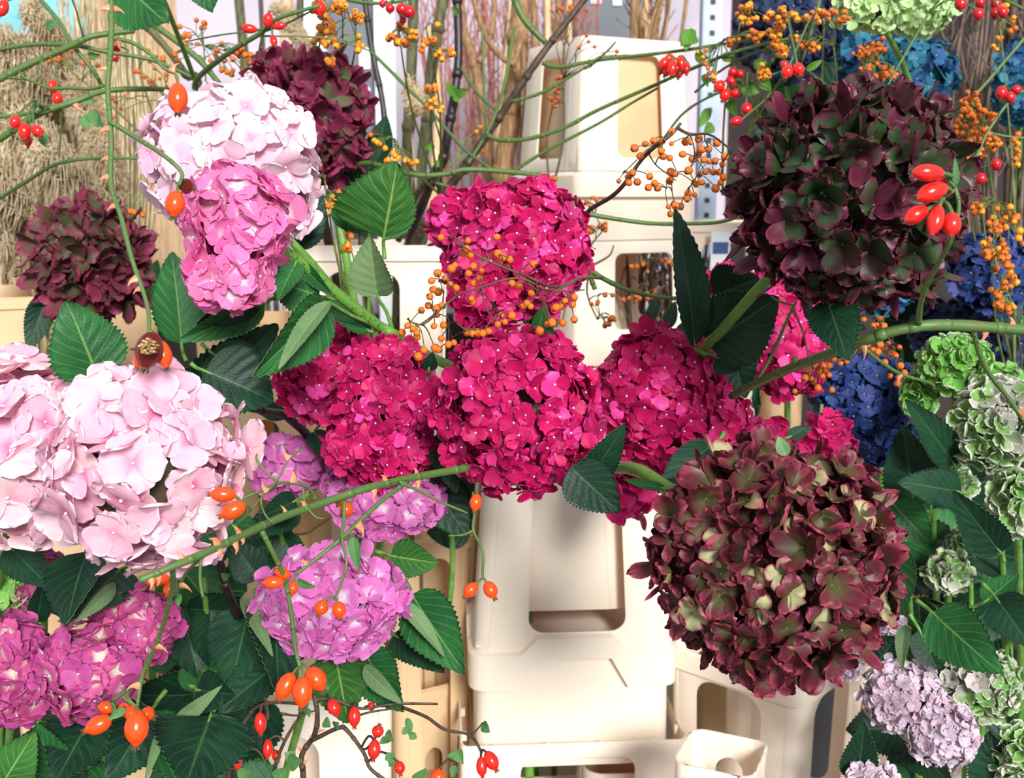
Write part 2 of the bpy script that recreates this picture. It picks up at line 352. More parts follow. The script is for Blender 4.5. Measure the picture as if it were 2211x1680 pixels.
def head_mesh(name, blobs, fr, dens, style, seed, hi=True, bead_r=0.07, origin=None):
    rng = random.Random(seed); nr = np.random.RandomState(seed)
    st = STY[style]; ns, nt_ = (7, 7) if hi else (5, 5)
    T = [floret_template(rng, st, ns, nt_, bead_r) for _ in range(14)]
    allV = []; allF = []; allA = []; allM = []; off = 0
    for bi, (c, rad) in enumerate(blobs):
        c = np.array(c); rad = np.array(rad); rm = rad.mean()
        for layer in (1.0, 0.84):
            n = int(dens * 12.0 * (rm / fr) ** 2 * (1.0 if layer == 1.0 else 0.55))
            n = max(n, 12)
            for i in range(n):
                zz = 1 - 2 * (i + 0.5) / n; th = i * 2.399963 + nr.uniform(-0.12, 0.12)
                rr = math.sqrt(max(0, 1 - zz * zz))
                d = np.array([rr * math.cos(th), rr * math.sin(th), zz]) + nr.normal(0, 0.5 / math.sqrt(n), 3); d /= np.linalg.norm(d)
                lump = 1 + 0.13 * noise.noise(Vector(d * 1.9) + Vector((seed * 1.7, 0, 0))) + nr.uniform(-0.04, 0.03)
                p = c + d * (rad - fr * st['inset']) * lump * layer * nr.uniform(0.95, 1.03)
                inside = False
                for bj, (c2, r2) in enumerate(blobs):
                    if bj != bi and np.linalg.norm((p - c2) / np.array(r2)) < 0.86: inside = True
                if inside: continue
                nv = d / rad; nv /= np.linalg.norm(nv)
                nv = nv + nr.normal(0, st['tilt'] * 0.55, 3); nv /= np.linalg.norm(nv)
                a = Vector(nv).orthogonal().normalized(); b = Vector(nv).cross(a)
                an = nr.uniform(0, 6.28); a2 = a * math.cos(an) + b * math.sin(an); b2 = Vector(nv).cross(a2)
                R = np.array([a2, b2, nv]).T * (fr * nr.uniform(0.78, 1.16))
                V, F, A, mi = T[rng.randrange(14)]
                A = A.copy(); A[:, 2] = np.clip(A[:, 2] + nr.uniform(0.12, 0.88), 0, 1)
                allV.append(V @ R.T + p); allF.append(F + off); allA.append(A); allM.append(mi); off += len(V)
        # woody green core where the floret stalks meet
        nu, nvv = 16, 10; V = []; F = []
        for i in range(nvv + 1):
            ph = math.pi * i / nvv
            for j in range(nu):
                th = 2 * math.pi * j / nu
                V.append(c + np.array([math.sin(ph) * math.cos(th), math.sin(ph) * math.sin(th), math.cos(ph)]) * (rad - fr * 0.3) * 0.6)
        for i in range(nvv):
            for j in range(nu): F.append((i * nu + j, i * nu + (j + 1) % nu, (i + 1) * nu + (j + 1) % nu, (i + 1) * nu + j))
        allV.append(np.array(V)); allF.append(np.array(F) + off); allA.append(np.zeros((len(V), 4))); allM.append(np.full(len(F), 2)); off += len(V)
    V = np.concatenate(allV)
    if origin is not None: V = V - np.array(origin)
    return npmesh(name, V, np.concatenate(allF), True, ('fl', np.concatenate(allA)), np.concatenate(allM))

# ------------------------------------------------------------------ leaves
def make_leaf(parent, base, tip, wid, mat='leaf_dark', roll=0.0, fold=0.25, bend=0.15, curl=0.0, asym=0.0, seed=0, name='leaf', under='leaf_under', petiole=None, tooth=1.0, label=None):
    base = Vector(base); tip = Vector(tip); ax = tip - base; L = ax.length; X = ax.normalized()
    mid = (base + tip) / 2; view = (CAM - mid).normalized()
    Nn = (view - X * view.dot(X)).normalized(); Nn = Matrix.Rotation(roll, 3, X) @ Nn; Y = Nn.cross(X)
    rg = random.Random(seed * 13 + 5)
    ns, nt_ = 37, 17
    V = []; A = []; F = []
    ph = rg.uniform(0, 6)
    for i in range(ns):
        s = i / (ns - 1)
        wv = (math.sin(math.pi * min(1, s ** 0.72)) ** 0.75) * (1 - 0.25 * s) * 1.08 if 0 < s < 1 else 0.0
        wv = max(wv, 0.012)
        to = 1 + 0.05 * tooth * (1 if i % 2 else -1) * (1 if 0.08 < s < 0.97 else 0)
        for j in range(nt_):
            t = -1 + 2 * j / (nt_ - 1)
            side = 1 + asym * t
            edge = to if abs(t) > 0.99 else 1
            y = t * wv * wid * 0.5 * side * edge
            z = fold * abs(y) - bend * L * (s * s) * 0.9 + curl * wid * (abs(t) ** 3) * wv
            z += 0.012 * wid * math.sin(7 * 2 * math.pi * (s - 0.25 * abs(t))) * (1 - abs(t) * 0.3) * min(1, abs(t) * 3)
            z += 0.05 * wid * math.sin(ph + 5 * s) * t
            x = s * L + (0.0 if abs(t) < 0.99 else 0.008 * L * tooth * (i % 2))
            # keep tip on target despite the bend
            z += bend * L * s * 0.9
            V.append(base + X * x + Y * y + Nn * z); A.append((s, abs(t), 0, 1))
    for i in range(ns - 1):
        for j in range(nt_ - 1):
            F.append((i * nt_ + j, (i + 1) * nt_ + j, (i + 1) * nt_ + j + 1, i * nt_ + j + 1))
    # underside: same outline 0.5 mm behind, closed along the rim
    n0 = len(V); V2 = [v - Nn * (0.0007) for v in V]
    F2 = [tuple(i + n0 for i in f[::-1]) for f in F]
    rim = [i * nt_ for i in range(ns)] + [(ns - 1) * nt_ + j for j in range(1, nt_)] + [i * nt_ + nt_ - 1 for i in range(ns - 2, -1, -1)] + [j for j in range(nt_ - 2, 0, -1)]
    F3 = [(rim[k], rim[(k + 1) % len(rim)], rim[(k + 1) % len(rim)] + n0, rim[k] + n0) for k in range(len(rim))]
    off = wloc(parent)
    V = np.array([tuple(v - off) for v in V + V2]); A = A + A
    Fa = np.array(F + F2 + F3)
    # which side is the sun side: faces of F point along +/-Nn
    mi = [0] * len(F) + [1] * len(F2) + [1] * len(F3)
    me = npmesh(name, V, Fa, True, ('lf', A), mi)
    o = link(name, me, [M[mat], M[under]], parent)
    if petiole is not None:
        mb = MB(); mb.tube([petiole, (Vector(petiole) + base) / 2 - Nn * 0.004, base, base + X * L * 0.25 - Nn * 0.0012], [0.0028, 0.0022, 0.0018, 0.0008], 6)
        mb.build('petiole', M['stem_green'], parent=parent)
    if label: o['label'] = label
    return o
def small_leaf(parent, base, tip, wid, mat='leaf_small', seed=0, roll=0.0, name='leaf'):
    return make_leaf(parent, base, tip, wid, mat, roll, 0.2, 0.2, seed=seed, name=name, tooth=0.8)

# ------------------------------------------------------------------ hips and berries
def lathe(prof, n, axis='z', ribs=0, amp=0.0):
    V = []; F = []
    for i, (r, z) in enumerate(prof):
        for j in range(n):
            a = 2 * math.pi * j / n; rr = r * (1 + amp * math.cos(ribs * a)) if ribs else r
            V.append((rr * math.cos(a), rr * math.sin(a), z))
    for i in range(len(prof) - 1):
        for j in range(n): F.append((i * n + j, i * n + (j + 1) % n, (i + 1) * n + (j + 1) % n, (i + 1) * n + j))
    return V, F
def shared(name, prof, n, mat, ribs=0, amp=0.0, smooth=True):
    V, F = lathe(prof, n, ribs=ribs, amp=amp); me = bpy.data.meshes.new(name); me.from_pydata(V, [], F)
    me.polygons.foreach_set('use_smooth', [smooth] * len(F)); me.materials.append(M[mat]); me.update(); return me
HP = [(0.01, -1.0), (0.2, -0.985), (0.46, -0.9), (0.72, -0.68), (0.92, -0.35), (1.0, -0.02), (0.97, 0.25), (0.84, 0.5), (0.62, 0.72), (0.4, 0.86), (0.3, 0.95), (0.26, 1.0), (0.01, 1.0)]
HR = [(0.01, -1.0), (0.3, -0.96), (0.66, -0.78), (0.92, -0.42), (1.0, 0.0), (0.94, 0.38), (0.74, 0.68), (0.44, 0.9), (0.3, 0.98), (0.01, 1.0)]
HIPM = {k: shared('hip_' + k, HP, 18, 'hip_' + k) for k in ('orange', 'red')}
HIPM['crimson'] = shared('hip_crimson', HR, 16, 'hip_crimson')
HIPM['round_red'] = shared('hip_round_red', HR, 16, 'hip_red')
HIPM['wrinkled'] = shared('hip_wrinkled', HP, 24, 'hip_wrinkled', ribs=8, amp=0.05)
def calyx_mesh(mat='calyx'):
    mb = MB()
    V, F = lathe([(0.3, 0.0), (0.33, 0.06), (0.26, 0.14), (0.16, 0.10), (0.01, 0.08)], 10); mb.add(V, F)
    for k in range(5):
        a = k * 1.2566; d = Vector((math.cos(a), math.sin(a), 0))
        mb.tube([d * 0.2 + Vector((0, 0, 0.08)), d * 0.32 + Vector((0, 0, 0.26)), d * 0.22 + Vector((0, 0, 0.5 if k % 2 else 0.4))], [0.09, 0.07, 0.015], 5)
    me = bpy.data.meshes.new('calyx'); me.from_pydata(mb.v, [], mb.f); me.materials.append(M[mat]); me.update(); return me
CALYX = calyx_mesh()
BP = [(0.01, -1.0), (0.35, -0.96), (0.72, -0.74), (0.95, -0.38), (1.0, 0.0), (0.93, 0.4), (0.7, 0.74), (0.34, 0.95), (0.01, 0.93)]
BERM = {}
for k in ('orange', 'yellow', 'rust'):
    me = shared('berry_' + k, BP, 12, 'berry_' + k, ribs=6 if k != 'yellow' else 0, amp=0.05)
    me.materials.append(M['berry_tip'])
    for p in me.polygons:
        if p.center.z > 0.9: p.material_index = 1
    BERM[k] = me
def qdir(v, spin=0.0):
    return Vector(v).to_track_quat('Z', 'Y')
def add_hip(parent, px, py, d, len_px, wid_px, ang, kind='orange', calyx=True, tilt=0.15):
    """ang = direction of the calyx end in the picture plane, degrees, 0 right, 90 up"""
    a = math.radians(ang); dv = RIGHT * math.cos(a) + UP * math.sin(a) - FWD * tilt; dv.normalize()
    c = P(px, py, d); hl = len_px / 2 / FPX * d; hw_ = wid_px / 2 / FPX * d
    o = bpy.data.objects.new('rose_hip', HIPM[kind]); COL.objects.link(o); o.parent = parent
    o.location = c - wloc(parent); o.rotation_mode = 'QUATERNION'; o.rotation_quaternion = qdir(dv); o.scale = (hw_, hw_, hl)
    if calyx:
        q = bpy.data.objects.new('calyx', CALYX); COL.objects.link(q); q.parent = o; q.location = (0, 0, 0.99); q.scale = (1, 1, hw_ / hl)
    return c - dv * hl * 0.97, dv
def add_berry(parent, c, r, down, kind):
    o = bpy.data.objects.new('berry', BERM[kind]); COL.objects.link(o); o.parent = parent
    o.location = c - wloc(parent); o.rotation_mode = 'QUATERNION'; o.rotation_quaternion = qdir(down); o.scale = (r, r, r * 1.05)
thm = MB(); thm.tube([(0, 0, -0.1), (0, 0.02, 0.45), (0.0, 0.16, 0.8), (0, 0.42, 1.1)], [0.42, 0.22, 0.1, 0.01], 8)
THORN = bpy.data.meshes.new('thorn'); THORN.from_pydata([(v[0] * 0.55, v[1] * 1.25 , v[2]) for v in thm.v], [], thm.f); THORN.materials.append(M['thorn'])
THORN.polygons.foreach_set('use_smooth', [True] * len(THORN.polygons))
def add_thorn(parent, pos, out, along, size):
    z = out.normalized(); y = (along - z * along.dot(z)).normalized(); x = y.cross(z)
    o = bpy.data.objects.new('thorn', THORN); COL.objects.link(o); o.parent = parent
    o.matrix_local = Matrix.Translation(pos - wloc(parent)) @ Matrix((x, y, z)).transposed().to_4x4() @ Matrix.Scale(size, 4)

def rose_branch(name, label, paths, hips=(), leaves=(), thorns=0, mat='rose_stem', group='rose hip branches', seed=1, cat='rose branch', thorn_size=0.010, pedicel=0.0011, berries=()):
    """paths: list of (points, r_start_px, r_end_px); first path's first point is the foot"""
    rg = random.Random(seed)
    foot = P(*paths[0][0][0]); root = empty(name, foot, label, cat, group)
    mb = MB(); nodes = []; mains = []
    for i, (pts, ra, rb) in enumerate(paths):
        d0 = pts[0][2]; d1 = pts[-1][2]
        W = PP(pts)
        Q = mb.tube(W, [ra / FPX * d0, rb / FPX * d1], 8, smooth=5, wob=0.12)
        nodes += [(q, i) for q in Q[1:]]
        mains.append((Q, ra / FPX * d0, rb / FPX * d1))
        for k in range(2, len(Q) - 1, 5):   # nodes: little swellings
            r = ra / FPX * d0 + (rb / FPX * d1 - ra / FPX * d0) * k / len(Q)
            t = (Q[k + 1] - Q[k - 1]).normalized()
            mb.tube([Q[k] - t * r, Q[k], Q[k] + t * r], [r * 0.98, r * 1.13, r * 0.98], 8, smooth=1)
    for h in hips:
        b, dv = add_hip(root, *h)
        q = min(nodes, key=lambda n_: (n_[0] - b).length + 0.25 * max(0, (n_[0] - b).dot(dv)))[0]
        m_ = (b + q) / 2 - dv * (b - q).length * 0.25
        mb.tube([q, m_, b + dv * 0.001], [pedicel * 1.1, pedicel, pedicel * 1.2], 6, smooth=4)
    stem = mb.build('stem', M[mat], root)
    for k in range(thorns):
        Q, ra, rb = mains[0] if rg.random() < 0.75 else mains[rg.randrange(len(mains))]
        if len(Q) < 8: continue
        i = rg.randrange(2, len(Q) - 2); t = (Q[i + 1] - Q[i - 1]).normalized()
        view = (CAM - Q[i]).normalized(); side = t.cross(view).normalized() * rg.choice((-1, 1)) + view * rg.uniform(-0.3, 0.8)
        r = ra + (rb - ra) * i / len(Q)
        add_thorn(root, Q[i] + side.normalized() * r * 0.7, side, t, thorn_size * rg.uniform(0.6, 1.1))
    for i, lf in enumerate(leaves):
        (bx, by, bd), (tx, ty, td), wpx = lf[:3]
        small_leaf(root, P(bx, by, bd), P(tx, ty, td), wpx / FPX * bd, lf[3] if len(lf) > 3 else 'leaf_small', seed=seed + i, roll=rg.uniform(-0.6, 0.6))
    return root, nodes

def berry_spray(name, label, paths, berries, mat='twig_thin', kind='orange', group='orange rose berry sprays', seed=3, tw=0.0006, cat='berry branch', mix=None, leaves=()):
    rg = random.Random(seed)
    foot = P(*paths[0][0][0]); root = empty(name, foot, label, cat, group)
    mb = MB(); nodes = []
    for pts, ra, rb in paths:
        Q = mb.tube(PP(pts), [ra / FPX * pts[0][2], rb / FPX * pts[-1][2]], 7, smooth=4, wob=0.1)
        nodes += Q[1:]
    # cluster the berries in fives: each little group meets in one node, as in a rose panicle
    B = [(P(b[0], b[1], b[2]), b[3] / FPX * b[2], b[4] if len(b) > 4 else None) for b in berries]
    left = list(range(len(B)))
    while left:
        i0 = left[0]; left.sort(key=lambda i: (B[i][0] - B[i0][0]).length)
        g = [i for i in left[:5] if (B[i][0] - B[i0][0]).length < 0.035]
        left = [i for i in left if i not in g]
        cen = sum((B[i][0] for i in g), Vector()) / len(g)
        q = min(nodes, key=lambda n_: (n_ - cen).length)
        j = cen + (q - cen) * 0.55 + Vector((rg.uniform(-1, 1), rg.uniform(-1, 1), rg.uniform(0.2, 1))) * 0.004
        mb.tube([q, (q + j) / 2 + Vector((0, 0, 0.003)), j], [tw * 1.5, tw * 1.2, tw], 5, smooth=3)
        for i in g:
            c, r, kk = B[i]
            dv = (c - j); dv = dv.normalized() if dv.length > 1e-5 else Vector((0, 0, -1))
            dv = (dv + Vector((rg.uniform(-.5, .5), rg.uniform(-.5, .1), -0.6))).normalized()
            st = c - dv * r * 0.9
            mb.tube([j, (j + st) / 2 - dv * (st - j).length * 0.2, st], [tw, tw * 0.8, tw * 0.9], 5, smooth=3)
            k2 = kk or (kind if not mix or rg.random() > 0.3 else mix)
            add_berry(root, c, r, dv, k2)
    mb.build('stem', M[mat], root)
    for i, lf in enumerate(leaves):
        small_leaf(root, P(*lf[0]), P(*lf[1]), lf[2] / FPX * lf[0][2], lf[3] if len(lf) > 3 else 'leaf_lime', seed=seed + i, roll=rg.uniform(-.5, .5))
    return root
def scatter(cx, cy, rx, ry, n, d, rpx, seed, dd=0.04, clump=0.6):
    rg = random.Random(seed); out = []
    cl = [(rg.gauss(0, 0.5), rg.gauss(0, 0.5)) for _ in range(max(2, n // 5))]
    for i in range(n):
        a, b = cl[i % len(cl)]
        x = cx + rx * (a + rg.gauss(0, 0.18)); y = cy + ry * (b + rg.gauss(0, 0.18))
        out.append((x, y, d + rg.uniform(-dd, dd), rpx * rg.uniform(0.8, 1.2)))
    return out
#@@MODEL
# ------------------------------------------------------------------ the setting
def quad_struct(name, pts, mat, th=0.02, nrm=(0, 1, 0)):
    mb = MB(); n = Vector(nrm) * th
    V = [Vector(p) for p in pts] + [Vector(p) + n for p in pts]
    mb.add(V, [(0, 1, 2, 3), (7, 6, 5, 4), (0, 4, 5, 1), (1, 5, 6, 2), (2, 6, 7, 3), (3, 7, 4, 0)])
    return tag(mb.build(name, M[mat], smooth=False), kind='structure')
YW = 3.6
quad_struct('floor', [(-4, -0.5, 0), (4, -0.5, 0), (4, YW + 0.3, 0), (-4, YW + 0.3, 0)], 'floor', 0.05, (0, 0, -1))
xl = ATY(395, 300, YW).x; xr = ATY(1570, 300, YW).x
quad_struct('wall_back', [(xl, YW, 0), (xr, YW, 0), (xr, YW, 3.4), (xl, YW, 3.4)], 'wall', 0.1)
xt = ATY(200, 300, YW).x
quad_struct('wall_left', [(-4, YW, 0), (xt, YW, 0), (xt, YW, 3.4), (-4, YW, 3.4)], 'wall_teal', 0.1)
quad_struct('trim_4', [(xt, YW, 0), (xl, YW, 0), (xl, YW, 3.4), (xt, YW, 3.4)], 'wood_pale', 0.1)
quad_struct('dark_backing_low', [(-4, YW - 0.12, 0), (4, YW - 0.12, 0), (4, YW - 0.12, 1.12), (-4, YW - 0.12, 1.12)], 'wall_dark', 0.1)  # low dark sheet added so the gaps between the buckets stay dark
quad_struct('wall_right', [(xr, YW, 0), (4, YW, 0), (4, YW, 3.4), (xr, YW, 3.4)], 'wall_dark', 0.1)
def frame_panel(name, x0, x1, y0, y1, Y, mat, lights=()):
    a = ATY(x0, y1, Y); b = ATY(x1, y0, Y)
    mb = MB(); mb.box(((a.x + b.x) / 2, Y, (a.z + b.z) / 2), (abs(b.x - a.x) / 2, 0.012, abs(b.z - a.z) / 2))
    for (u0, u1, v0, v1) in lights:
        p = ATY(u0, v1, Y); q = ATY(u1, v0, Y)
        mb.box(((p.x + q.x) / 2, Y - 0.014, (p.z + q.z) / 2), (abs(q.x - p.x) / 2, 0.004, abs(q.z - p.z) / 2), mi=1)
    return tag(mb.build(name, [M[mat], M['white_paint']], smooth=False), kind='structure')
frame_panel('window_1', 728, 822, -60, 500, 3.5, 'panel_grey', ((778, 800, 105, 150), (782, 800, 190, 232)))
frame_panel('window_2', 1235, 1395, -60, 420, 3.5, 'panel_grey', ((1275, 1298, -40, 10), (1322, 1342, -40, 14)))
frame_panel('trim_1', 822, 850, -60, 700, 3.45, 'white_paint')
frame_panel('trim_2', 660, 700, -60, 500, 3.45, 'white_paint')
frame_panel('trim_3', 1500, 1524, -60, 700, 3.3, 'white_paint')

def steel_post(px0, px1, Y):
    a = ATY(px0, 300, Y); b = ATY(px1, 300, Y); wdt = abs(b.x - a.x)
    mb = MB(); cx = (a.x + b.x) / 2
    mb.box((cx, Y, 1.25), (wdt / 2, 0.004, 1.25)); mb.box((cx - wdt / 2, Y + 0.02, 1.25), (0.003, 0.022, 1.25)); mb.box((cx + wdt / 2, Y + 0.02, 1.25), (0.003, 0.022, 1.25))
    for k in range(60): mb.box((cx, Y - 0.0045, 0.3 + 0.036 * k), (0.006, 0.001, 0.006), mi=1)
    tag(mb.build('shelf_post', [M['steel'], M['hole']], smooth=False, origin=(cx, Y, 0)), 'perforated pale steel shelf post behind the white bucket tower, right side', 'post')
steel_post(1512, 1548, 2.75)

# ------------------------------------------------------------------ plastic flower buckets
def side_frames():
    return [(Vector((0, -1, 0)), Vector((1, 0, 0))), (Vector((1, 0, 0)), Vector((0, 1, 0))), (Vector((0, 1, 0)), Vector((-1, 0, 0))), (Vector((-1, 0, 0)), Vector((0, -1, 0)))]
def sleeve_mb(hb, ht, z0, z1, win, cr=0.02, floor=None, asp=1.0):
    """square sleeve with rounded corners; hb, ht half widths at z0, z1; win (u0,u1,v0,v1,r) in -1..1 / 0..1 or None, one per side"""
    mb = MB(); H = z1 - z0
    def hw(z): return hb + (ht - hb) * (z - z0) / H
    def pt(side, u, v):
        z = z0 + v * H; h = hw(z); o, t = side_frames()[side]
        return o * h + t * (u * (h - cr)) + Vector((0, 0, z))
    for s in range(4):
        wn = win[s] if isinstance(win, list) else win
        if wn is None:
            vs = [0, 0.25, 0.5, 0.75, 1]
            V = [pt(s, u, v) for v in vs for u in (-1, 1)]
            mb.add(V, [(2 * i, 2 * i + 1, 2 * i + 3, 2 * i + 2) for i in range(len(vs) - 1)])
            cv = vs
        else:
            u0, u1, v0, v1, r = wn; ru = r / (hw((z0 + z1) / 2) - cr); rv = r / H
            inn = []; out = []; K = 6
            for (cu, cv_, a0, sgn_u, sgn_v, first) in ((u1 - ru, v0 + rv, -90, 1, -1, 'h'), (u1 - ru, v1 - rv, 0, 1, 1, 'v'), (u0 + ru, v1 - rv, 90, -1, 1, 'h'), (u0 + ru, v0 + rv, 180, -1, -1, 'v')):
                for k in range(K + 1):
                    a = math.radians(a0 + 90 * k / K)
                    inn.append((cu + ru * math.cos(a), cv_ + rv * math.sin(a)))
                    f = k / K * 2
                    eu = 1.0 * sgn_u; ev = 1.0 if sgn_v > 0 else 0.0
                    hpt = (cu, ev); vpt = (eu, cv_); cpt = (eu, ev)
                    A_, B_ = (hpt, vpt) if first == 'h' else (vpt, hpt)
                    q = (A_[0] + (cpt[0] - A_[0]) * f, A_[1] + (cpt[1] - A_[1]) * f) if f <= 1 else (cpt[0] + (B_[0] - cpt[0]) * (f - 1), cpt[1] + (B_[1] - cpt[1]) * (f - 1))
                    out.append(q)
            n = len(inn)
            V = [pt(s, *p) for p in out] + [pt(s, *p) for p in inn]
            mb.add(V, [(i, (i + 1) % n, n + (i + 1) % n, n + i) for i in range(n)])
            cv = [0, 0.5, 1]
        # rounded corner at u=+1
        o1, t1 = side_frames()[s]
        V = []; vs = [0, 0.2, 0.4, 0.6, 0.8, 1]
        for v in vs:
            z = z0 + v * H; h = hw(z); c = o1 * (h - cr) + t1 * (h - cr) + Vector((0, 0, z))
            for k in range(6):
                a = math.radians(90 * k / 5); V.append(c + o1 * cr * math.cos(a) + t1 * cr * math.sin(a))
        mb.add(V, [(i * 6 + k, i * 6 + k + 1, (i + 1) * 6 + k + 1, (i + 1) * 6 + k) for i in range(len(vs) - 1) for k in range(5)])
    if floor is not None:
        h = hw(z0 + floor * H) - 0.001
        mb.add([Vector((-h, -h, z0 + floor * H)), Vector((h, -h, z0 + floor * H)), Vector((h, h, z0 + floor * H)), Vector((-h, h, z0 + floor * H))], [(0, 1, 2, 3)])
    return mb
def band_mb(h, zl, zh, off, lift=0.0, cr=0.02, lift_lo=None):
    """rim strip standing proud of the wall; lift raises the middle of every side as a trapezium"""
    mb = MB(); us = [-1, -0.62, -0.42, 0.42, 0.62, 1]; up = [0, 0, 1, 1, 0, 0]
    if lift_lo is None: lift_lo = lift
    hh = h + off; V = []; rows = 0
    for s, (o, t) in enumerate(side_frames()):
        for u, q in zip(us, up):
            for (z, hx) in ((zl + lift_lo * q, h + 0.0005), (zl + lift_lo * q, hh), (zh + lift * q, hh), (zh + lift * q + off * 0.4, h + 0.0005)):
                V.append(o * hx + t * (u * (hh - cr)) + Vector((0, 0, z)))
            rows += 1
        for k in (1, 2, 3, 4):
            a = math.radians(90 * k / 5); c = o * (hh - cr) + t * (hh - cr)
            for (z, dr) in ((zl, -off), (zl, 0), (zh, 0), (zh + off * 0.4, -off)):
                V.append(c + (o * math.cos(a) + t * math.sin(a)) * (cr + dr) + Vector((0, 0, z)))
            rows += 1
    F = []
    for i in range(rows):
        j = (i + 1) % rows
        for k in range(3): F.append((i * 4 + k, j * 4 + k, j * 4 + k + 1, i * 4 + k + 1))
    mb.add(V, F); return mb
def place_local(mb, loc, rot):
    R = Matrix.Rotation(rot, 3, 'Z'); mb.v = [tuple(R @ Vector(v) + Vector(loc)) for v in mb.v]; return mb
def solid(o, th=0.003):
    m = o.modifiers.new('thickness', 'SOLIDIFY'); m.thickness = th; m.offset = 1.0
    b = o.modifiers.new('soft_edge', 'BEVEL'); b.width = 0.0012; b.segments = 2; b.limit_method = 'ANGLE'; b.angle_limit = math.radians(50)
    return o
def shade_auto(o):
    for p in o.data.polygons: p.use_smooth = False
BUCKETS = 'stacked cream plastic flower buckets'
def bucket(name, label, loc, rot, parts, mat='plastic', cat='bucket', group=BUCKETS):
    """parts: list of (part name, mb, thickness or None)"""
    root = empty(name, loc, label, cat, group); root.rotation_euler = (0, 0, rot)
    for nm, mb, th in parts:
        me = bpy.data.meshes.new(nm); me.from_pydata([tuple(v) for v in mb.v], [], mb.f); me.update()
        import bmesh as _b
        bm = _b.new(); bm.from_mesh(me); _b.ops.remove_doubles(bm, verts=bm.verts, dist=0.0002); _b.ops.recalc_face_normals(bm, faces=bm.faces); bm.to_mesh(me); bm.free()
        me.polygons.foreach_set('use_smooth', [True] * len(me.polygons))
        me.set_sharp_from_angle(angle=math.radians(40))
        o = link(nm, me, M[mat], root)
        if th: solid(o, th); o.modifiers['thickness'].offset = 0
    return root
def ribs(h0, h1, z0, z1, us):
    out = []
    for s, (o, t) in enumerate(side_frames()):
        if s == 2: continue
        for u in us:
            mb = MB(); a = o * h0 + t * u * h0 + Vector((0, 0, z0)); b = o * h1 + t * u * h1 + Vector((0, 0, z1))
            mb.tube([a + o * 0.0005, b + o * 0.0005], [0.0014, 0.0014], 6, smooth=1); out.append(('rib', mb, None))
    return out
def lugs(h, z, n=4):
    out = []
    for s, (o, t) in enumerate(side_frames()):
        if s == 2: continue
        for k in range(n):
            mb = MB(); mb.box(o * (h + 0.003) + t * (h * (-0.75 + 1.5 * k / (n - 1))) + Vector((0, 0, z)), (0.003, 0.003, 0.006)); out.append(('lug', mb, None))
    return out

# --- front tower B
YB = 1.50
def zB(py): return ATY(1222, py, YB).z
cxB = (ATY(1010, 1400, YB).x + ATY(1440, 1390, YB).x) / 2
hB = (ATY(1440, 1390, YB).x - ATY(1010, 1400, YB).x) / 2
hBt = (ATY(1425, 1060, YB).x - ATY(1036, 1060, YB).x) / 2
RB = math.radians(4)
cB = (cxB, YB + hB, 0)
z_a, z_b = zB(1405), zB(1000)
sl = lambda zz: hB + (hBt - hB) * (zz - z_a) / (zB(1060) - z_a)
bucket('bucket_collar', 'large-windowed cream plastic collar under the central magenta hydrangea', (cB[0], cB[1], z_a), RB, [
    ('sleeve', sleeve_mb(hB, sl(z_b), 0, z_b - z_a, (-0.55, 0.62, 0.10, 0.95, 0.022), floor=0.035), 0.003),
    ] + ribs(hB, sl(z_b), 0.0, z_b - z_a, (-0.48, 0.72)))
bucket('flower_bucket', 'cream bucket nested inside the large-windowed collar of the front tower', (cB[0] - 0.014, cB[1], z_a + 0.05), RB, [
    ('body', sleeve_mb(hB - 0.030, sl(z_b) - 0.024, 0, z_b - z_a - 0.052, None, cr=0.045, floor=1.0), 0.003)])
z_c = zB(1585); z_d = zB(1482); z_e = zB(1408); hC = hB * 0.985
bucket('flower_bucket', 'upturned solid cream bucket with stepped rim below the windowed collar', (cB[0], cB[1], z_c - 0.05), RB, [
    ('body', sleeve_mb(hC, hC * 0.985, 0, z_e - z_c + 0.045, None, cr=0.022), 0.003),
    ('rim_band', band_mb(hC, z_d - z_c + 0.05, z_e - z_c + 0.05, 0.011, 0.024, cr=0.026, lift_lo=0.045), None)])
z_f = zB(1590); z_g = z_f - 0.30; hD = hB * 1.14
bucket('bucket_collar', 'open-topped cream collar at the foot of the front tower with dark window', (cB[0], cB[1], z_g), RB, [
    ('sleeve', sleeve_mb(hD * 1.03, hD, 0, z_f - z_g, (-0.52, 0.58, 0.2, 0.925, 0.022), cr=0.012), 0.003),
    ] + lugs(hD - 0.008, z_f - z_g - 0.008, 4))
bucket('flower_bucket', 'cream bucket showing through the dark window at the tower foot', (cB[0] + 0.092, cB[1] - 0.04, z_g - 0.02), RB, [
    ('body', sleeve_mb(hD * 0.38, hD * 0.40, 0, z_f - z_g - 0.06, None, cr=0.03, floor=0.0), 0.003)])
bucket('flower_bucket', 'lowest cream bucket carrying the front tower, below the dark window', (cB[0], cB[1], 0.0), RB, [
    ('body', sleeve_mb(hD * 0.86, hD * 1.05, 0, z_g - 0.025, None, cr=0.03, floor=0.0), 0.003),
    ('rim_band', band_mb(hD * 1.05, z_g - 0.06, z_g - 0.03, 0.006, 0.0), None)])

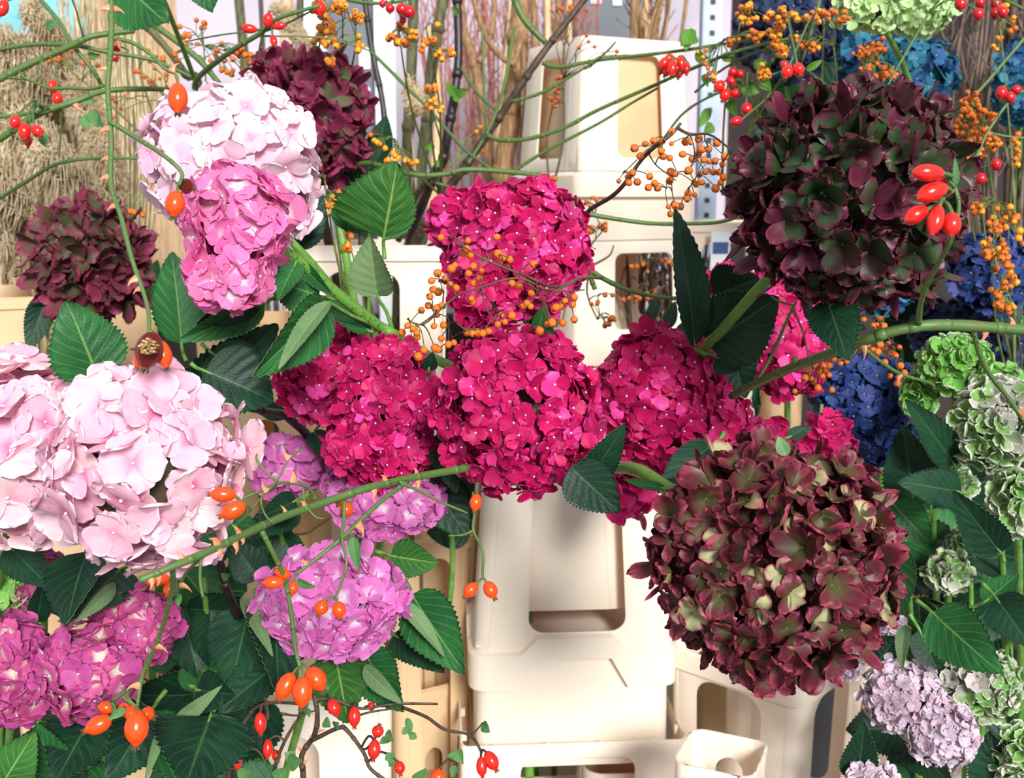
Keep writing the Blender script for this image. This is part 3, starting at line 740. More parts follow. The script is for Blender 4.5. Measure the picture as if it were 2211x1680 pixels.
# --- rear tower A (turned so that its left side shows)
YA = 2.05; RA = math.radians(27)
def zA(py): return ATY(1260, py, YA).z
hA = 0.128
kA = ATY(1252, 400, YA); oA = Matrix.Rotation(RA, 3, 'Z') @ Vector((hA, hA, 0)); cA = (kA.x + oA.x, YA + oA.y, 0)
def tower_piece(kind, label, y0, y1, h0, h1, win=None, band=None, name=None):
    za, zb = zA(y1), zA(y0); parts = [('sleeve' if win else 'body', sleeve_mb(h0, h1, 0, zb - za, win, cr=0.014, floor=None if win else 0.98), 0.003)]
    if band: parts.append(('rim_band', band_mb(h0, band[0], band[1], 0.010, band[2], cr=0.02), None))
    if win: parts += ribs(h0, h1, 0.0, zb - za, (-0.62, 0.62))
    return bucket(name or ('bucket_collar' if win else 'flower_bucket'), label, (cA[0], cA[1], za), RA, parts)
tower_piece('c', 'topmost cream collar of the rear tower, orange light in its side window', 72, 368, hA * 0.98, hA * 0.87, (-0.42, 0.52, 0.10, 0.88, 0.016))
bucket('flower_bucket', 'cream bucket nested in the topmost collar of the rear tower', (cA[0], cA[1], zA(366) + 0.004), RA, [
    ('body', sleeve_mb(hA * 0.84, hA * 0.74, 0, zA(110) - zA(366), None, cr=0.03, floor=1.0), 0.003)], mat='plastic_shaded')  # warm tone paints in the orange light coming through the plastic
tower_piece('b', 'cream bucket with stepped rim just below the topmost collar', 370, 520, hA * 1.03, hA * 1.0, None, (zA(425) - zA(520), zA(372) - zA(520) - 0.006, 0.0))
tower_piece('c', 'rear tower collar whose right-hand window looks into brown darkness', 522, 790, hA * 1.12, hA * 1.05, (-0.45, 0.62, 0.28, 0.90, 0.016))
bucket('flower_bucket', 'shade-toned cream bucket half filling the window of the rear tower', (cA[0] - 0.06, cA[1] + 0.03, zA(800)), RA, [
    ('body', sleeve_mb(hA * 0.42, hA * 0.42, 0, zA(540) - zA(800), None, cr=0.02, floor=1.0), 0.003)], mat='plastic_shaded')
tower_piece('b', 'lower cream bucket of the rear tower beside the magenta hydrangeas', 794, 1120, hA * 1.10, hA * 1.15, None, (0.1, 0.13, 0.0))
bucket('flower_bucket', 'lowest cream bucket carrying the rear tower', (cA[0], cA[1], 0), RA, [('body', sleeve_mb(hA * 0.95, hA * 1.13, 0, zA(1120) - 0.003, None, floor=0.0), 0.003)])

# --- other buckets: (label, px centre, front plane Y, top py, height m, half width px at top, rot, window, mat)
def loose(label, pxc, Y, pyt, H, hwpx, rot, win, mat='plastic', band=0.02, kind='bucket_collar', taper=0.92, gap=None):
    c = ATY(pxc, pyt, Y); h = abs(ATY(pxc + hwpx, pyt, Y).x - c.x)
    parts = [('sleeve' if win else 'body', sleeve_mb(h * taper, h, 0, H, win, cr=0.018, floor=0.0 if not win else 0.02), 0.003)]
    if band: parts.append(('rim_band', band_mb(h, H - band, H - 0.003, 0.006, 0.0), None))
    r = bucket(kind, label, (c.x, Y + h, c.z - H), math.radians(rot), parts, mat)
    return c, h
def stand(label, pxc, Y, zt, h, rot, mat='plastic'):
    if zt > 0.05:
        bucket('flower_bucket', label, (ATY(pxc, 1000, Y).x, Y + h, 0), math.radians(rot), [('body', sleeve_mb(h * 0.85, h * 0.97, 0, zt - 0.004, None, floor=0.0), 0.003)], mat)
def loose_stack(label, label2, pxc, Y, pyt, H, hwpx, rot, win, mat='plastic', **k):
    c, h = loose(label, pxc, Y, pyt, H, hwpx, rot, win, mat, **k); 
    cc = ATY(pxc, pyt, Y)
    if c.z - H > 0.05:
        bucket('flower_bucket', label2, (c.x, Y + h, 0), math.radians(rot), [('body', sleeve_mb(h * 0.80, h * k.get('taper', 0.92) * 0.98, 0, c.z - H - 0.004, None, floor=0.0), 0.003)], mat)
loose_stack('white collar left of the upper magenta hydrangea with stems in its window', 'lower bucket under the white stem-filled collar', 780, 1.80, 530, 0.30, 172, 2, (-0.60, 0.52, 0.22, 0.86, 0.03), band=0.025)
loose_stack('shaded cream collar behind the light pink hydrangea at far left', 'bucket under the far left shaded collar', 60, 1.95, 640, 0.32, 190, 24, (-0.55, 0.45, 0.2, 0.86, 0.03), mat='plastic_shaded')
loose_stack('shade-toned cream collar between pale pink and magenta hydrangeas', 'bucket under the shade-toned cream collar at centre left', 560, 1.72, 700, 0.34, 130, -14, (0.1, 0.7, 0.05, 0.55, 0.02), mat='plastic_shaded')
loose_stack('shade-toned cream collar in the gap left of the front tower', 'bucket below the gap left of the front tower', 900, 1.60, 1165, 0.46, 92, 22, (-0.5, 0.6, 0.08, 0.93, 0.02), mat='plastic_shaded')
loose_stack('white collar behind the red rose hip thicket at the bottom', 'bucket under the rose hip thicket', 665, 1.30, 1512, 0.34, 150, 12, (-0.78, -0.10, 0.1, 0.86, 0.03))
loose_stack('narrow cream collar at right of the rose hip thicket', 'bucket at right of the rose hip thicket', 890, 1.62, 1490, 0.34, 75, 30, (-0.3, 0.6, 0.1, 0.7, 0.02), mat='plastic_shaded')
loose_stack('cream collar under the burgundy hydrangea, one corner facing forward', 'bucket under the right corner-on collar', 1700, 1.46, 1455, 0.36, 165, -43, (-0.66, 0.58, 0.30, 0.90, 0.03), band=0.03)
loose_stack('cream collar in the bottom right foreground left of the corner pillar', 'bucket under the bottom right foreground collar', 1575, 1.2, 1668, 0.30, 88, -24, (-0.6, 0.6, 0.15, 0.9, 0.02), mat='plastic', band=0)
loose('distant cream bucket seen between front tower and burgundy hydrangea', 1510, 2.3, 1235, 0.20, 105, 15, None, kind='flower_bucket')
cc = ATY(1510, 1235, 2.3); zc = cc.z - 0.206
def crate(label, x, y, z, w_, d_, h_):
    root = empty('crate', (x, y, z), label, 'crate', 'black crates on the floor'); parts = []
    mb = MB(); mb.box((x, y, z + 0.006), (w_ / 2, d_ / 2, 0.006)); mb.build('base', M['hole'], root, smooth=False)
    for (cx, cy, a, b) in ((x, y - d_ / 2, w_ / 2, 0.006), (x, y + d_ / 2, w_ / 2, 0.006), (x - w_ / 2, y, 0.006, d_ / 2), (x + w_ / 2, y, 0.006, d_ / 2)):
        mb = MB(); n = max(4, int(h_ / 0.05))
        for k in range(n): mb.box((cx, cy, z + 0.02 + (h_ - 0.03) * k / (n - 1)), (a, b, h_ / n * 0.36))
        for sg in (-1, 0, 1): mb.box((cx + (a * 0.98 * sg if a > b else 0), cy + (b * 0.98 * sg if b > a else 0), z + h_ / 2), (0.008 if a > b else b * 0.9, 0.008 if b > a else a * 0.9 if a < b else b * 0.9, h_ / 2))
        mb.build('side', M['hole'], root, smooth=False)
    return root
crate('black slatted crate under the distant cream bucket', cc.x, cc.y + 0.1, 0, 0.34, 0.3, zc - 0.002)
loose_stack('shade-toned cream collar behind the shadowed magenta hydrangeas at right', 'bucket below the shade-toned cream collar at right', 1650, 1.90, 700, 0.40, 110, -10, (-0.3, 0.5, 0.3, 0.8, 0.02), mat='plastic_shaded')
loose_stack('cream collar beside the big plum hydrangea with a blue label inside', 'bucket under the blue labelled collar', 1590, 2.3, 480, 0.30, 120, -6, (-0.6, 0.6, 0.2, 0.86, 0.02), mat='plastic')
loose_stack('shade-toned cream bucket among the green hydrangeas at far right', 'bucket under the shade-toned one at far right', 2060, 1.7, 1150, 0.40, 60, 18, None, mat='plastic_shaded', kind='flower_bucket')
loose_stack('pale cream bucket low in the bottom right corner', 'bucket below the corner one at bottom right', 2050, 1.5, 1560, 0.4, 150, 6, None, mat='plastic', kind='flower_bucket')
p = ATY(1555, 548, 2.28)
mb = MB(); mb.box(p, (0.020, 0.002, 0.045)); mb.box((p.x, p.y - 0.0025, p.z + 0.012), (0.016, 0.001, 0.012), mi=1)
tag(mb.build('bucket_label', [M['label_white'], M['label_blue']], smooth=False, origin=p), 'white paper label with blue block beside the plum hydrangea', 'label')

# ------------------------------------------------------------------ hydrangeas
def hydrangea(label, blobs, mat, style, fr, dens, stem, leaves=(), seed=1, hi=True, bead='bead_white', bead_r=0.06, group='hydrangeas', smat='stem_green', sr=0.0045, depth_k=0.85, petioles=True):
    f_ = P(*stem[0]); root = empty('hydrangea', (f_.x, f_.y + 0.02, 0.42) if f_.z > 0.5 else f_, label, 'hydrangea', group)
    off = wloc(root); bl = []
    for b in blobs:
        px, py, d, rx, ry = b[:5]; c = P(px, py, d); k = d / FPX
        dk = b[5] if len(b) > 5 else depth_k
        bl.append((tuple(c - off), (rx * k, min(rx, ry) * k * dk, ry * k)))
    me = head_mesh('flower_head', bl, fr / FPX * blobs[0][2], dens, style, seed, hi, bead_r)
    link('flower_head', me, [M[mat], M[bead], M['core']], root)
    W = PP(stem) + [P(*blobs[0][:3])]
    if W[0].z > 0.5: W = [Vector((W[0].x, W[0].y + 0.02, 0.42))] + W
    mb = MB()
    mb.tube(W, [sr * 1.15, sr, sr], 10, smooth=5, wob=0.1)
    mb.build('stem', M[smat], root)
    for i, lf in enumerate(leaves):
        b, t, wpx = lf[:3]; k = lf[3] if len(lf) > 3 else {}
        k = dict(k); k.setdefault('seed', seed * 10 + i)
        pw = None
        if petioles and 'pet' not in k:
            q = P(*b); near = min(W[:-1], key=lambda v: (v - q).length)
            pw = near if (near - q).length < 0.07 else q + (q - P(*t)).normalized() * 0.018 + FWD * 0.012
        elif 'pet' in k: pw = P(*k.pop('pet')) if k['pet'] else k.pop('pet')
        make_leaf(root, P(*b), P(*t), wpx / FPX * b[2], petiole=pw, **k)
    return root
G_L, G_M, G_B = 'leaf_dark', 'leaf_mid', 'leaf_bright'
def D(mat='leaf_dark', **k): k['mat'] = mat; return k
# foreground, left
hydrangea('huge pale pink hydrangea in the left foreground, nearest of the light pink ones', [(318, 1012, 0.94, 226, 226)], 'blush', 'broad', 72, 0.62,
    [(330, 1500, 1.45), (345, 1250, 1.2), (330, 1100, 1.02)], [
    ((214, 822, 1.02), (143, 650, 1.0), 168, D('leaf_mid', fold=0.12, roll=0.15)), ((190, 1190, 1.08), (145, 1352, 1.0), 130, D(roll=0.6, fold=0.4)),
    ((440, 800, 1.12), (592, 868, 1.14), 170, D(roll=-0.3))], seed=11)
hydrangea('pale pink hydrangea cut off by the left picture edge', [(30, 965, 1.04, 205, 205)], 'blush', 'broad', 68, 0.62,
    [(-60, 1500, 1.5), (0, 1250, 1.25), (20, 1100, 1.1)], [((20, 1180, 1.15), (110, 1270, 1.12), 90, D())], seed=12)
hydrangea('white-and-pale-pink hydrangea behind the long hanging rose hip stem', [(490, 345, 1.17, 192, 165), (600, 420, 1.2, 90, 100)], 'white_pink', 'broad', 52, 0.66,
    [(770, 1000, 1.7), (800, 760, 1.45), (700, 600, 1.25), (560, 450, 1.2)], [
    ((392, 745, 1.2), (370, 545, 1.22), 120, D('leaf_mid', roll=0.2, fold=0.2)), ((570, 655, 1.12), (385, 735, 1.1), 80, D('leaf_mid', roll=-0.5, fold=0.35)),
    ((640, 540, 1.25), (690, 400, 1.27), 90, D()), ((400, 880, 1.25), (600, 700, 1.25), 150, D(roll=0.3)), ((455, 760, 1.22), (590, 860, 1.2), 130, D(roll=-0.2))], seed=13)
hydrangea('bright pink hydrangea overlapping the white-pink one', [(512, 478, 1.04, 120, 128), (486, 590, 1.03, 94, 88)], 'rose_pink', 'broad', 46, 0.7,
    [(1150, 1250, 2.0), (1090, 900, 1.7), (878, 742, 1.26), (820, 705, 1.22), (735, 640, 1.17), (640, 560, 1.12)], [
    ((828, 516, 1.18), (858, 350, 1.14), 178, D('leaf_bright', roll=0.1, fold=-0.15, asym=0.32, pet=(830, 560, 1.19))),
    ((815, 640, 1.19), (800, 508, 1.15), 100, D('leaf_under', roll=-0.4, fold=0.5, under='leaf_bright', pet=(848, 712, 1.22))),
    ((752, 500, 1.22), (770, 410, 1.2), 90, D('leaf_mid', roll=-0.5, pet=None)),
    ((700, 652, 1.14), (540, 815, 1.05), 120, D('leaf_mid', roll=-0.55, fold=0.5, pet=(822, 706, 1.22))),
    ((712, 650, 1.13), (600, 800, 1.03), 46, D('leaf_under', roll=0.5, fold=0.4, under='leaf_mid', pet=None)),
    ((690, 640, 1.15), (570, 600, 1.12), 110, D('leaf_mid', roll=0.2, pet=(735, 645, 1.17))),
    ((640, 565, 1.1), (600, 650, 1.06), 60, D('leaf_mid', roll=0.3)), ((560, 650, 1.12), (425, 700, 1.1), 60, D('leaf_dark', pet=None)),
    ((800, 715, 1.22), (650, 640, 1.2), 75, D('leaf_mid', roll=0.8)), ((640, 560, 1.13), (720, 640, 1.14), 40, D('leaf_mid', roll=0.5))], seed=14, bead_r=0.07, smat='stem_speck', sr=0.0062)
hydrangea('plum and green hydrangea behind the hanging stem at left', [(190, 562, 1.5, 126, 130)], 'russet', 'crisp', 36, 0.75,
    [(180, 1000, 1.9), (185, 760, 1.65)], [((100, 640, 1.52), (60, 760, 1.5), 60, D())], seed=15, hi=False, bead='bead_green')
hydrangea('wine-dark hydrangea partly behind the white-pink one', [(685, 255, 1.55, 122, 140), (600, 150, 1.6, 60, 50)], 'wine', 'crisp', 38, 0.75,
    [(760, 900, 1.95), (740, 500, 1.75), (700, 350, 1.6)], [((760, 410, 1.6), (830, 320, 1.58), 90, D()), ((810, 350, 1.62), (835, 250, 1.6), 60, D())], seed=16, hi=False, bead='bead_green')
# magentas
MG = 'magenta hydrangeas in the middle'
hydrangea('upper magenta hydrangea standing alone before the white towers', [(1112, 535, 1.27, 160, 150), (985, 480, 1.28, 62, 68), (1055, 650, 1.24, 75, 60)], 'magenta', 'neat', 31, 0.75,
    [(1160, 1250, 1.98), (1150, 900, 1.6), (1140, 700, 1.35)], [((1160, 715, 1.24), (1178, 655, 1.22), 34, D('leaf_mid')), ((1140, 700, 1.3), (1200, 720, 1.28), 60, D())], seed=21, group=MG, bead_r=0.09)
hydrangea('central magenta hydrangea, the largest of the magenta ones', [(1116, 885, 1.18, 180, 178)], 'magenta', 'neat', 32, 0.75,
    [(1200, 1300, 1.98), (1180, 1000, 1.6), (1130, 920, 1.3)], [((960, 930, 1.26), (985, 1065, 1.22), 80, D(roll=0.3)), ((930, 1040, 1.3), (1010, 1160, 1.3), 110, D())], seed=22, group=MG, bead_r=0.09)
hydrangea('leftmost magenta hydrangea, below the big curling leaf', [(705, 800, 1.32, 108, 118)], 'magenta', 'neat', 29, 0.75,
    [(800, 1300, 1.95), (760, 1000, 1.6), (720, 880, 1.42)], [((680, 930, 1.4), (700, 990, 1.38), 50, D()), ((620, 900, 1.4), (540, 870, 1.42), 40, D())], seed=23, group=MG, bead_r=0.09)
hydrangea('magenta hydrangea wedged between the leftmost and the central one', [(835, 845, 1.22, 108, 120), (815, 950, 1.24, 118, 100)], 'magenta', 'neat', 30, 0.75,
    [(900, 1300, 1.95), (880, 1100, 1.6), (830, 900, 1.3)], [((925, 800, 1.2), (935, 760, 1.19), 34, D()), ((905, 1020, 1.28), (990, 960, 1.26), 90, D(roll=0.3))], seed=24, group=MG, bead_r=0.09)
hydrangea('magenta hydrangea right of the central one, reaching to the burgundy head', [(1425, 850, 1.32, 140, 150), (1560, 905, 1.34, 62, 58), (1390, 970, 1.34, 85, 75)], 'magenta', 'neat', 32, 0.72,
    [(1350, 1300, 1.98), (1390, 1000, 1.75), (1420, 900, 1.42)], [
    ((1262, 1045, 1.12), (1350, 915, 1.08), 74, D(roll=0.3, fold=0.3, pet=None)), ((1232, 1008, 1.1), (1338, 1106, 1.09), 118, D(roll=0.1, fold=0.1, pet=None)),
    ((1400, 700, 1.42), (1420, 640, 1.45), 26, D('leaf_dark')), ((1440, 710, 1.42), (1458, 650, 1.44), 30, D()), ((1470, 740, 1.4), (1485, 690, 1.42), 40, D()),
    ((1545, 955, 1.2), (1420, 1065, 1.16), 80, D(roll=0.4))], seed=25, group=MG, bead_r=0.09)
hydrangea('magenta hydrangea half hidden behind the plum head and thorny branch', [(1700, 760, 1.48, 98, 100), (1690, 650, 1.5, 80, 80)], 'magenta', 'neat', 28, 0.75,
    [(1700, 1300, 1.95), (1700, 950, 1.6)], [((1560, 800, 1.42), (1640, 700, 1.42), 100, D()), ((1580, 760, 1.4), (1610, 860, 1.38), 90, D())], seed=26, group=MG, bead_r=0.09)
hydrangea('small magenta tuft peeping out above the upper dark leaf', [(1572, 612, 1.62, 48, 40)], 'magenta', 'neat', 28, 0.75, [(1600, 1200, 2.0), (1590, 800, 1.75)], seed=27, group=MG)
hydrangea('small magenta hydrangea peeping out over the burgundy head', [(1785, 945, 1.42, 55, 52), (1650, 950, 1.42, 60, 45)], 'magenta', 'neat', 31, 0.75, [(1760, 1400, 1.9), (1780, 1100, 1.6)], [((1700, 945, 1.3), (1755, 920, 1.3), 30, D())], seed=28, group=MG)
hydrangea('dark magenta hydrangea in the shade left of the burgundy head', [(1360, 1040, 1.38, 68, 80)], 'magenta', 'neat', 42, 0.75, [(1370, 1300, 2.0), (1365, 1070, 1.75)], seed=29, group=MG)
# dark heads
hydrangea('huge plum and bottle-green hydrangea at upper right', [(1840, 422, 1.0, 240, 242)], 'plum', 'crisp', 54, 0.74,
    [(1400, 1250, 1.9), (1470, 900, 1.5), (1520, 760, 1.28), (1560, 712, 1.22), (1660, 600, 1.12)], [
    ((1500, 750, 1.24), (1455, 442, 1.2), 96, D('leaf_dark', roll=0.75, fold=0.3, bend=0.1, pet=(1525, 765, 1.26))),
    ((1530, 745, 1.26), (1680, 640, 1.22), 170, D('leaf_dark', roll=0.1, fold=0.15)), ((1540, 640, 1.3), (1640, 600, 1.28), 120, D('leaf_dark')),
    ((1785, 645, 1.02), (1830, 778, 0.97), 108, D('leaf_dark', fold=0.1, roll=-0.1)), ((1545, 770, 1.28), (1600, 800, 1.27), 60, D('leaf_dark'))],
    seed=31, bead='bead_green', smat='stem_green', sr=0.006, bead_r=0.05)
hydrangea('huge burgundy hydrangea flushed with pale green at lower right', [(1672, 1206, 0.93, 264, 258)], 'burgundy', 'crisp', 48, 0.74,
    [(1150, 1080, 1.6), (1330, 1010, 1.2), (1450, 1058, 1.06), (1540, 1075, 1.0)], [
    ((1560, 1058, 1.08), (1425, 1050, 1.12), 90, D('leaf_dark', roll=0.5)), ((1440, 1056, 1.06), (1345, 1035, 1.1), 22, D('leaf_mid')),
    ], seed=32, bead='bead_green', smat='stem_speck', sr=0.0068, bead_r=0.05)
# lilac pinks, lower left
LG = 'lilac pink hydrangeas at lower left'
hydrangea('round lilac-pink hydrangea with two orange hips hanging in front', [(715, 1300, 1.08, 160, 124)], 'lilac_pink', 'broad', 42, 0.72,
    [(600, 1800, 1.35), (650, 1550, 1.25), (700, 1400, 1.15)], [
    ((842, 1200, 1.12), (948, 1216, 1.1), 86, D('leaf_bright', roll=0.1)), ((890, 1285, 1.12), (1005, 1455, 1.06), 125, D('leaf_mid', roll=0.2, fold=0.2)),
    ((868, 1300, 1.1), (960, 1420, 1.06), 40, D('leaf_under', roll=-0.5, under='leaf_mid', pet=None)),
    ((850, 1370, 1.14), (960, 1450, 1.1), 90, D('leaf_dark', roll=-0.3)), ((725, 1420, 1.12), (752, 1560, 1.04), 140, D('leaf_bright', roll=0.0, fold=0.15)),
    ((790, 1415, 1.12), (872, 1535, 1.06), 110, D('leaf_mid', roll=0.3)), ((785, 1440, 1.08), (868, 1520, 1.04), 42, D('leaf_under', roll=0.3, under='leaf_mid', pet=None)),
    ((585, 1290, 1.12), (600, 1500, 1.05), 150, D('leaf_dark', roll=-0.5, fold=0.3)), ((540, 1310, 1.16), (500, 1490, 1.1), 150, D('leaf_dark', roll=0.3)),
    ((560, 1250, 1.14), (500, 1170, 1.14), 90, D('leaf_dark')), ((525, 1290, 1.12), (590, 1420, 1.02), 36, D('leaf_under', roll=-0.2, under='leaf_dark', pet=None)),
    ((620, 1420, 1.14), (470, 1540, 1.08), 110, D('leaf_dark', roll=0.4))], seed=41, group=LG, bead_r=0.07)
hydrangea('pink hydrangea with white centres crossed by the thorny stem', [(835, 1082, 1.28, 125, 82), (750, 1045, 1.3, 60, 50), (920, 1060, 1.3, 45, 45)], 'lilac_pink', 'broad', 32, 0.75,
    [(780, 1500, 1.6), (810, 1250, 1.42)], [((640, 1080, 1.3), (560, 1120, 1.25), 60, D()), ((950, 1040, 1.32), (1000, 1150, 1.3), 100, D())], seed=42, group=LG, bead_r=0.07)
hydrangea('lilac hydrangea squeezed behind the big pale pink head', [(615, 1010, 1.42, 72, 72), (660, 1000, 1.45, 55, 50)], 'lilac_pink', 'broad', 38, 0.75,
    [(620, 1500, 1.7), (610, 1200, 1.5)], [((640, 1090, 1.35), (560, 1160, 1.3), 70, D())], seed=43, group=LG)
hydrangea('long rosy hydrangea beside the hanging hip stem at bottom left', [(185, 1445, 1.1, 118, 112), (300, 1350, 1.12, 88, 88)], 'deep_lilac', 'broad', 40, 0.75,
    [(160, 1850, 1.3), (190, 1650, 1.2), (200, 1520, 1.15)], [
    ((130, 1690, 1.1), (75, 1562, 1.05), 90, D('leaf_mid')), ((200, 1545, 1.12), (120, 1690, 1.05), 150, D('leaf_dark', roll=0.2)), ((330, 1530, 1.1), (230, 1690, 1.04), 130, D('leaf_dark', roll=-0.2)),
    ((455, 1545, 1.08), (400, 1700, 1.0), 210, D('leaf_dark', roll=0.1, fold=0.1)), ((0, 1700, 1.05), (75, 1580, 1.04), 110, D('leaf_bright')), ((355, 1560, 1.06), (312, 1690, 1.0), 24, D('leaf_under', pet=None)),
    ((425, 1490, 1.12), (510, 1500, 1.08), 90, D('leaf_dark')), ((375, 1570, 1.1), (480, 1480, 1.06), 36, D('leaf_under', pet=None)), ((260, 1230, 1.15), (150, 1345, 1.05), 140, D('leaf_dark', roll=0.4)),
    ((250, 1262, 1.1), (160, 1345, 1.02), 34, D('leaf_under', pet=None, roll=-0.3))], seed=44, group=LG, bead_r=0.07)
hydrangea('rosy hydrangea cut by the left edge near the bottom', [(28, 1450, 1.14, 85, 125)], 'deep_lilac', 'broad', 40, 0.75, [(0, 1800, 1.4), (20, 1600, 1.25)], seed=45, group=LG, bead_r=0.07)
hydrangea('small rosy hydrangea between the green head and a dark leaf', [(95, 1255, 1.3, 62, 72)], 'deep_lilac', 'broad', 36, 0.75, [(90, 1700, 1.6), (95, 1400, 1.4)], [((80, 1345, 1.28), (95, 1250, 1.25), 50, D()), ((130, 1330, 1.28), (140, 1250, 1.25), 34, D())], seed=46, group=LG)
hydrangea('apple-green hydrangea at the left edge under the pale pink heads', [(22, 1240, 1.3, 75, 78)], 'green', 'broad', 36, 0.75, [(0, 1700, 1.6), (10, 1400, 1.4)], seed=47)
# blues and greens, right
BG = 'blue hydrangeas on the dark right side'
hydrangea('turquoise-blue hydrangea above right of the plum head', [(1955, 165, 1.75, 108, 90), (1870, 130, 1.8, 60, 60)], 'blue', 'neat', 25, 0.75, [(1950, 900, 2.2), (1960, 450, 1.95)], seed=51, hi=False, group=BG)
hydrangea('bright blue hydrangea under orange berries at the right edge', [(2145, 585, 1.62, 95, 95)], 'deep_blue', 'neat', 25, 0.75, [(2140, 1200, 2.0), (2150, 800, 1.8)], seed=52, hi=False, group=BG)
hydrangea('deep blue hydrangea below the thorny branch', [(1862, 850, 1.55, 115, 88), (1900, 950, 1.58, 75, 60)], 'deep_blue', 'neat', 26, 0.75, [(1870, 1400, 1.9), (1880, 1100, 1.7)], [((1770, 900, 1.5), (1740, 980, 1.5), 60, D())], seed=53, hi=False, group=BG)
hydrangea('dusky blue hydrangea behind the green and white ones', [(2060, 715, 1.75, 100, 62), (2160, 790, 1.8, 70, 80)], 'navy', 'neat', 26, 0.75, [(2060, 1300, 2.1), (2060, 900, 1.9)], seed=54, hi=False, group=BG)
hydrangea('navy hydrangea in the dark behind the yellow berries', [(1700, 70, 2.0, 110, 100)], 'navy', 'neat', 26, 0.75, [(1700, 900, 2.4), (1700, 400, 2.2)], seed=55, hi=False, group=BG)
hydrangea('steel-blue hydrangea cut by the right edge near the top', [(2205, 175, 1.9, 60, 95)], 'blue', 'neat', 25, 0.75, [(2200, 900, 2.3), (2200, 400, 2.1)], seed=56, hi=False, group=BG)
hydrangea('teal hydrangea just visible under the plum head', [(1905, 625, 1.5, 70, 55)], 'blue', 'neat', 25, 0.75, [(1900, 1200, 1.9), (1900, 800, 1.7)], seed=57, hi=False, group=BG)
hydrangea('mint-white hydrangea cut by the top edge', [(1880, 10, 1.5, 75, 55), (1985, 5, 1.55, 80, 70)], 'mint', 'small', 22, 0.8, [(1990, 700, 2.0), (1980, 250, 1.7)], seed=58, group='green hydrangeas on the right', bead='bead_green')
hydrangea('lime green hydrangea under the thorny branch at right', [(2062, 785, 1.42, 72, 55), (2140, 845, 1.45, 70, 60), (1985, 850, 1.46, 32, 45)], 'lime', 'cupped', 22, 0.8, [(2080, 1400, 1.8), (2080, 1000, 1.55)], seed=59, group='green hydrangeas on the right', bead='bead_green')
GWH = 'green and white hydrangeas on the right'
hydrangea('green-and-white hydrangea with rimmed petals at the right edge', [(2150, 915, 1.28, 88, 95)], 'green_white', 'cupped', 29, 0.8, [(2170, 1500, 1.7), (2160, 1150, 1.4)], [
    ((2062, 1005, 1.3), (1955, 862, 1.25), 78, D('leaf_dark', roll=0.3)), ((1975, 1090, 1.35), (1948, 918, 1.32), 118, D('leaf_dark')), ((2072, 1062, 1.26), (1938, 1040, 1.24), 88, D('leaf_dark', roll=0.1)),
    ((2162, 1195, 1.24), (2058, 1058, 1.2), 92, D('leaf_dark', roll=-0.2)), ((1925, 1085, 1.32), (2010, 1175, 1.3), 90, D('leaf_mid')), ((2010, 1100, 1.35), (2010, 980, 1.35), 70, D())], seed=60, group=GWH, bead='bead_green', bead_r=0.12)
hydrangea('green and white hydrangea lower on the right edge below the leaves', [(2195, 1090, 1.25, 48, 68)], 'green_white', 'cupped', 29, 0.8, [(2200, 1600, 1.6), (2200, 1250, 1.35)], seed=61, group=GWH, bead='bead_green', bead_r=0.12)
hydrangea('creamy green-and-white hydrangea behind the pale lilac one', [(2115, 1480, 1.3, 90, 72), (2060, 1420, 1.32, 45, 50)], 'green_white', 'cupped', 24, 0.8, [(2120, 1900, 1.6), (2120, 1650, 1.4)], [
    ((2012, 1322, 1.2), (2162, 1455, 1.12), 128, D('leaf_mid', roll=0.1, fold=0.12)), ((2150, 1290, 1.25), (2230, 1400, 1.2), 100, D()), ((2125, 1300, 1.3), (2200, 1240, 1.28), 60, D('leaf_mid'))], seed=62, group=GWH, bead='bead_green', bead_r=0.1)
hydrangea('green and white hydrangea in the bottom right corner', [(2200, 1630, 1.2, 42, 65)], 'green_white', 'cupped', 26, 0.8, [(2250, 1900, 1.4), (2210, 1780, 1.3)], seed=63, group=GWH, bead='bead_green', bead_r=0.1)
hydrangea('tiny green and white tuft among the dark leaves at right', [(2012, 1012, 1.4, 28, 26), (2070, 1045, 1.42, 36, 26)], 'green_white', 'cupped', 24, 0.8, [(2020, 1400, 1.7), (2015, 1150, 1.5)], seed=64, hi=False, group=GWH, bead='bead_green', bead_r=0.1)
PL = 'pale lilac hydrangeas at bottom right'
hydrangea('whitish lilac hydrangea with tiny florets at bottom right', [(1950, 1505, 1.22, 85, 78), (2035, 1585, 1.2, 75, 72)], 'pale_lilac', 'small', 19, 0.85, [(2000, 1950, 1.5), (1990, 1720, 1.32)], [
    ((1890, 1440, 1.26), (1935, 1375, 1.25), 100, D('leaf_dark')), ((1955, 1350, 1.24), (1948, 1450, 1.17), 34, D('leaf_under', pet=None, roll=0.4)), ((1850, 1690, 1.22), (1868, 1560, 1.18), 80, D('leaf_dark')),
    ((1960, 1600, 1.24), (2060, 1700, 1.16), 80, D('leaf_dark')), ((2150, 1700, 1.22), (2140, 1580, 1.2), 110, D('leaf_dark')), ((1985, 1360, 1.3), (2030, 1460, 1.3), 70, D('leaf_dark'))], seed=65, group=PL, bead='bead_green')
hydrangea('small dusty lilac hydrangea at the bottom edge right', [(1880, 1685, 1.2, 52, 40)], 'pale_lilac', 'small', 20, 0.85, [(1900, 1950, 1.4), (1890, 1800, 1.3)], seed=66, group=PL, bead='bead_green')
hydrangea('muted grey-green hydrangea deep among the right-hand leaves', [(2045, 1235, 1.45, 42, 40), (2080, 1180, 1.5, 35, 35)], 'green_white', 'cupped', 22, 0.8, [(2050, 1700, 1.7), (2050, 1400, 1.55)], seed=67, hi=False, group=PL, bead='bead_green')
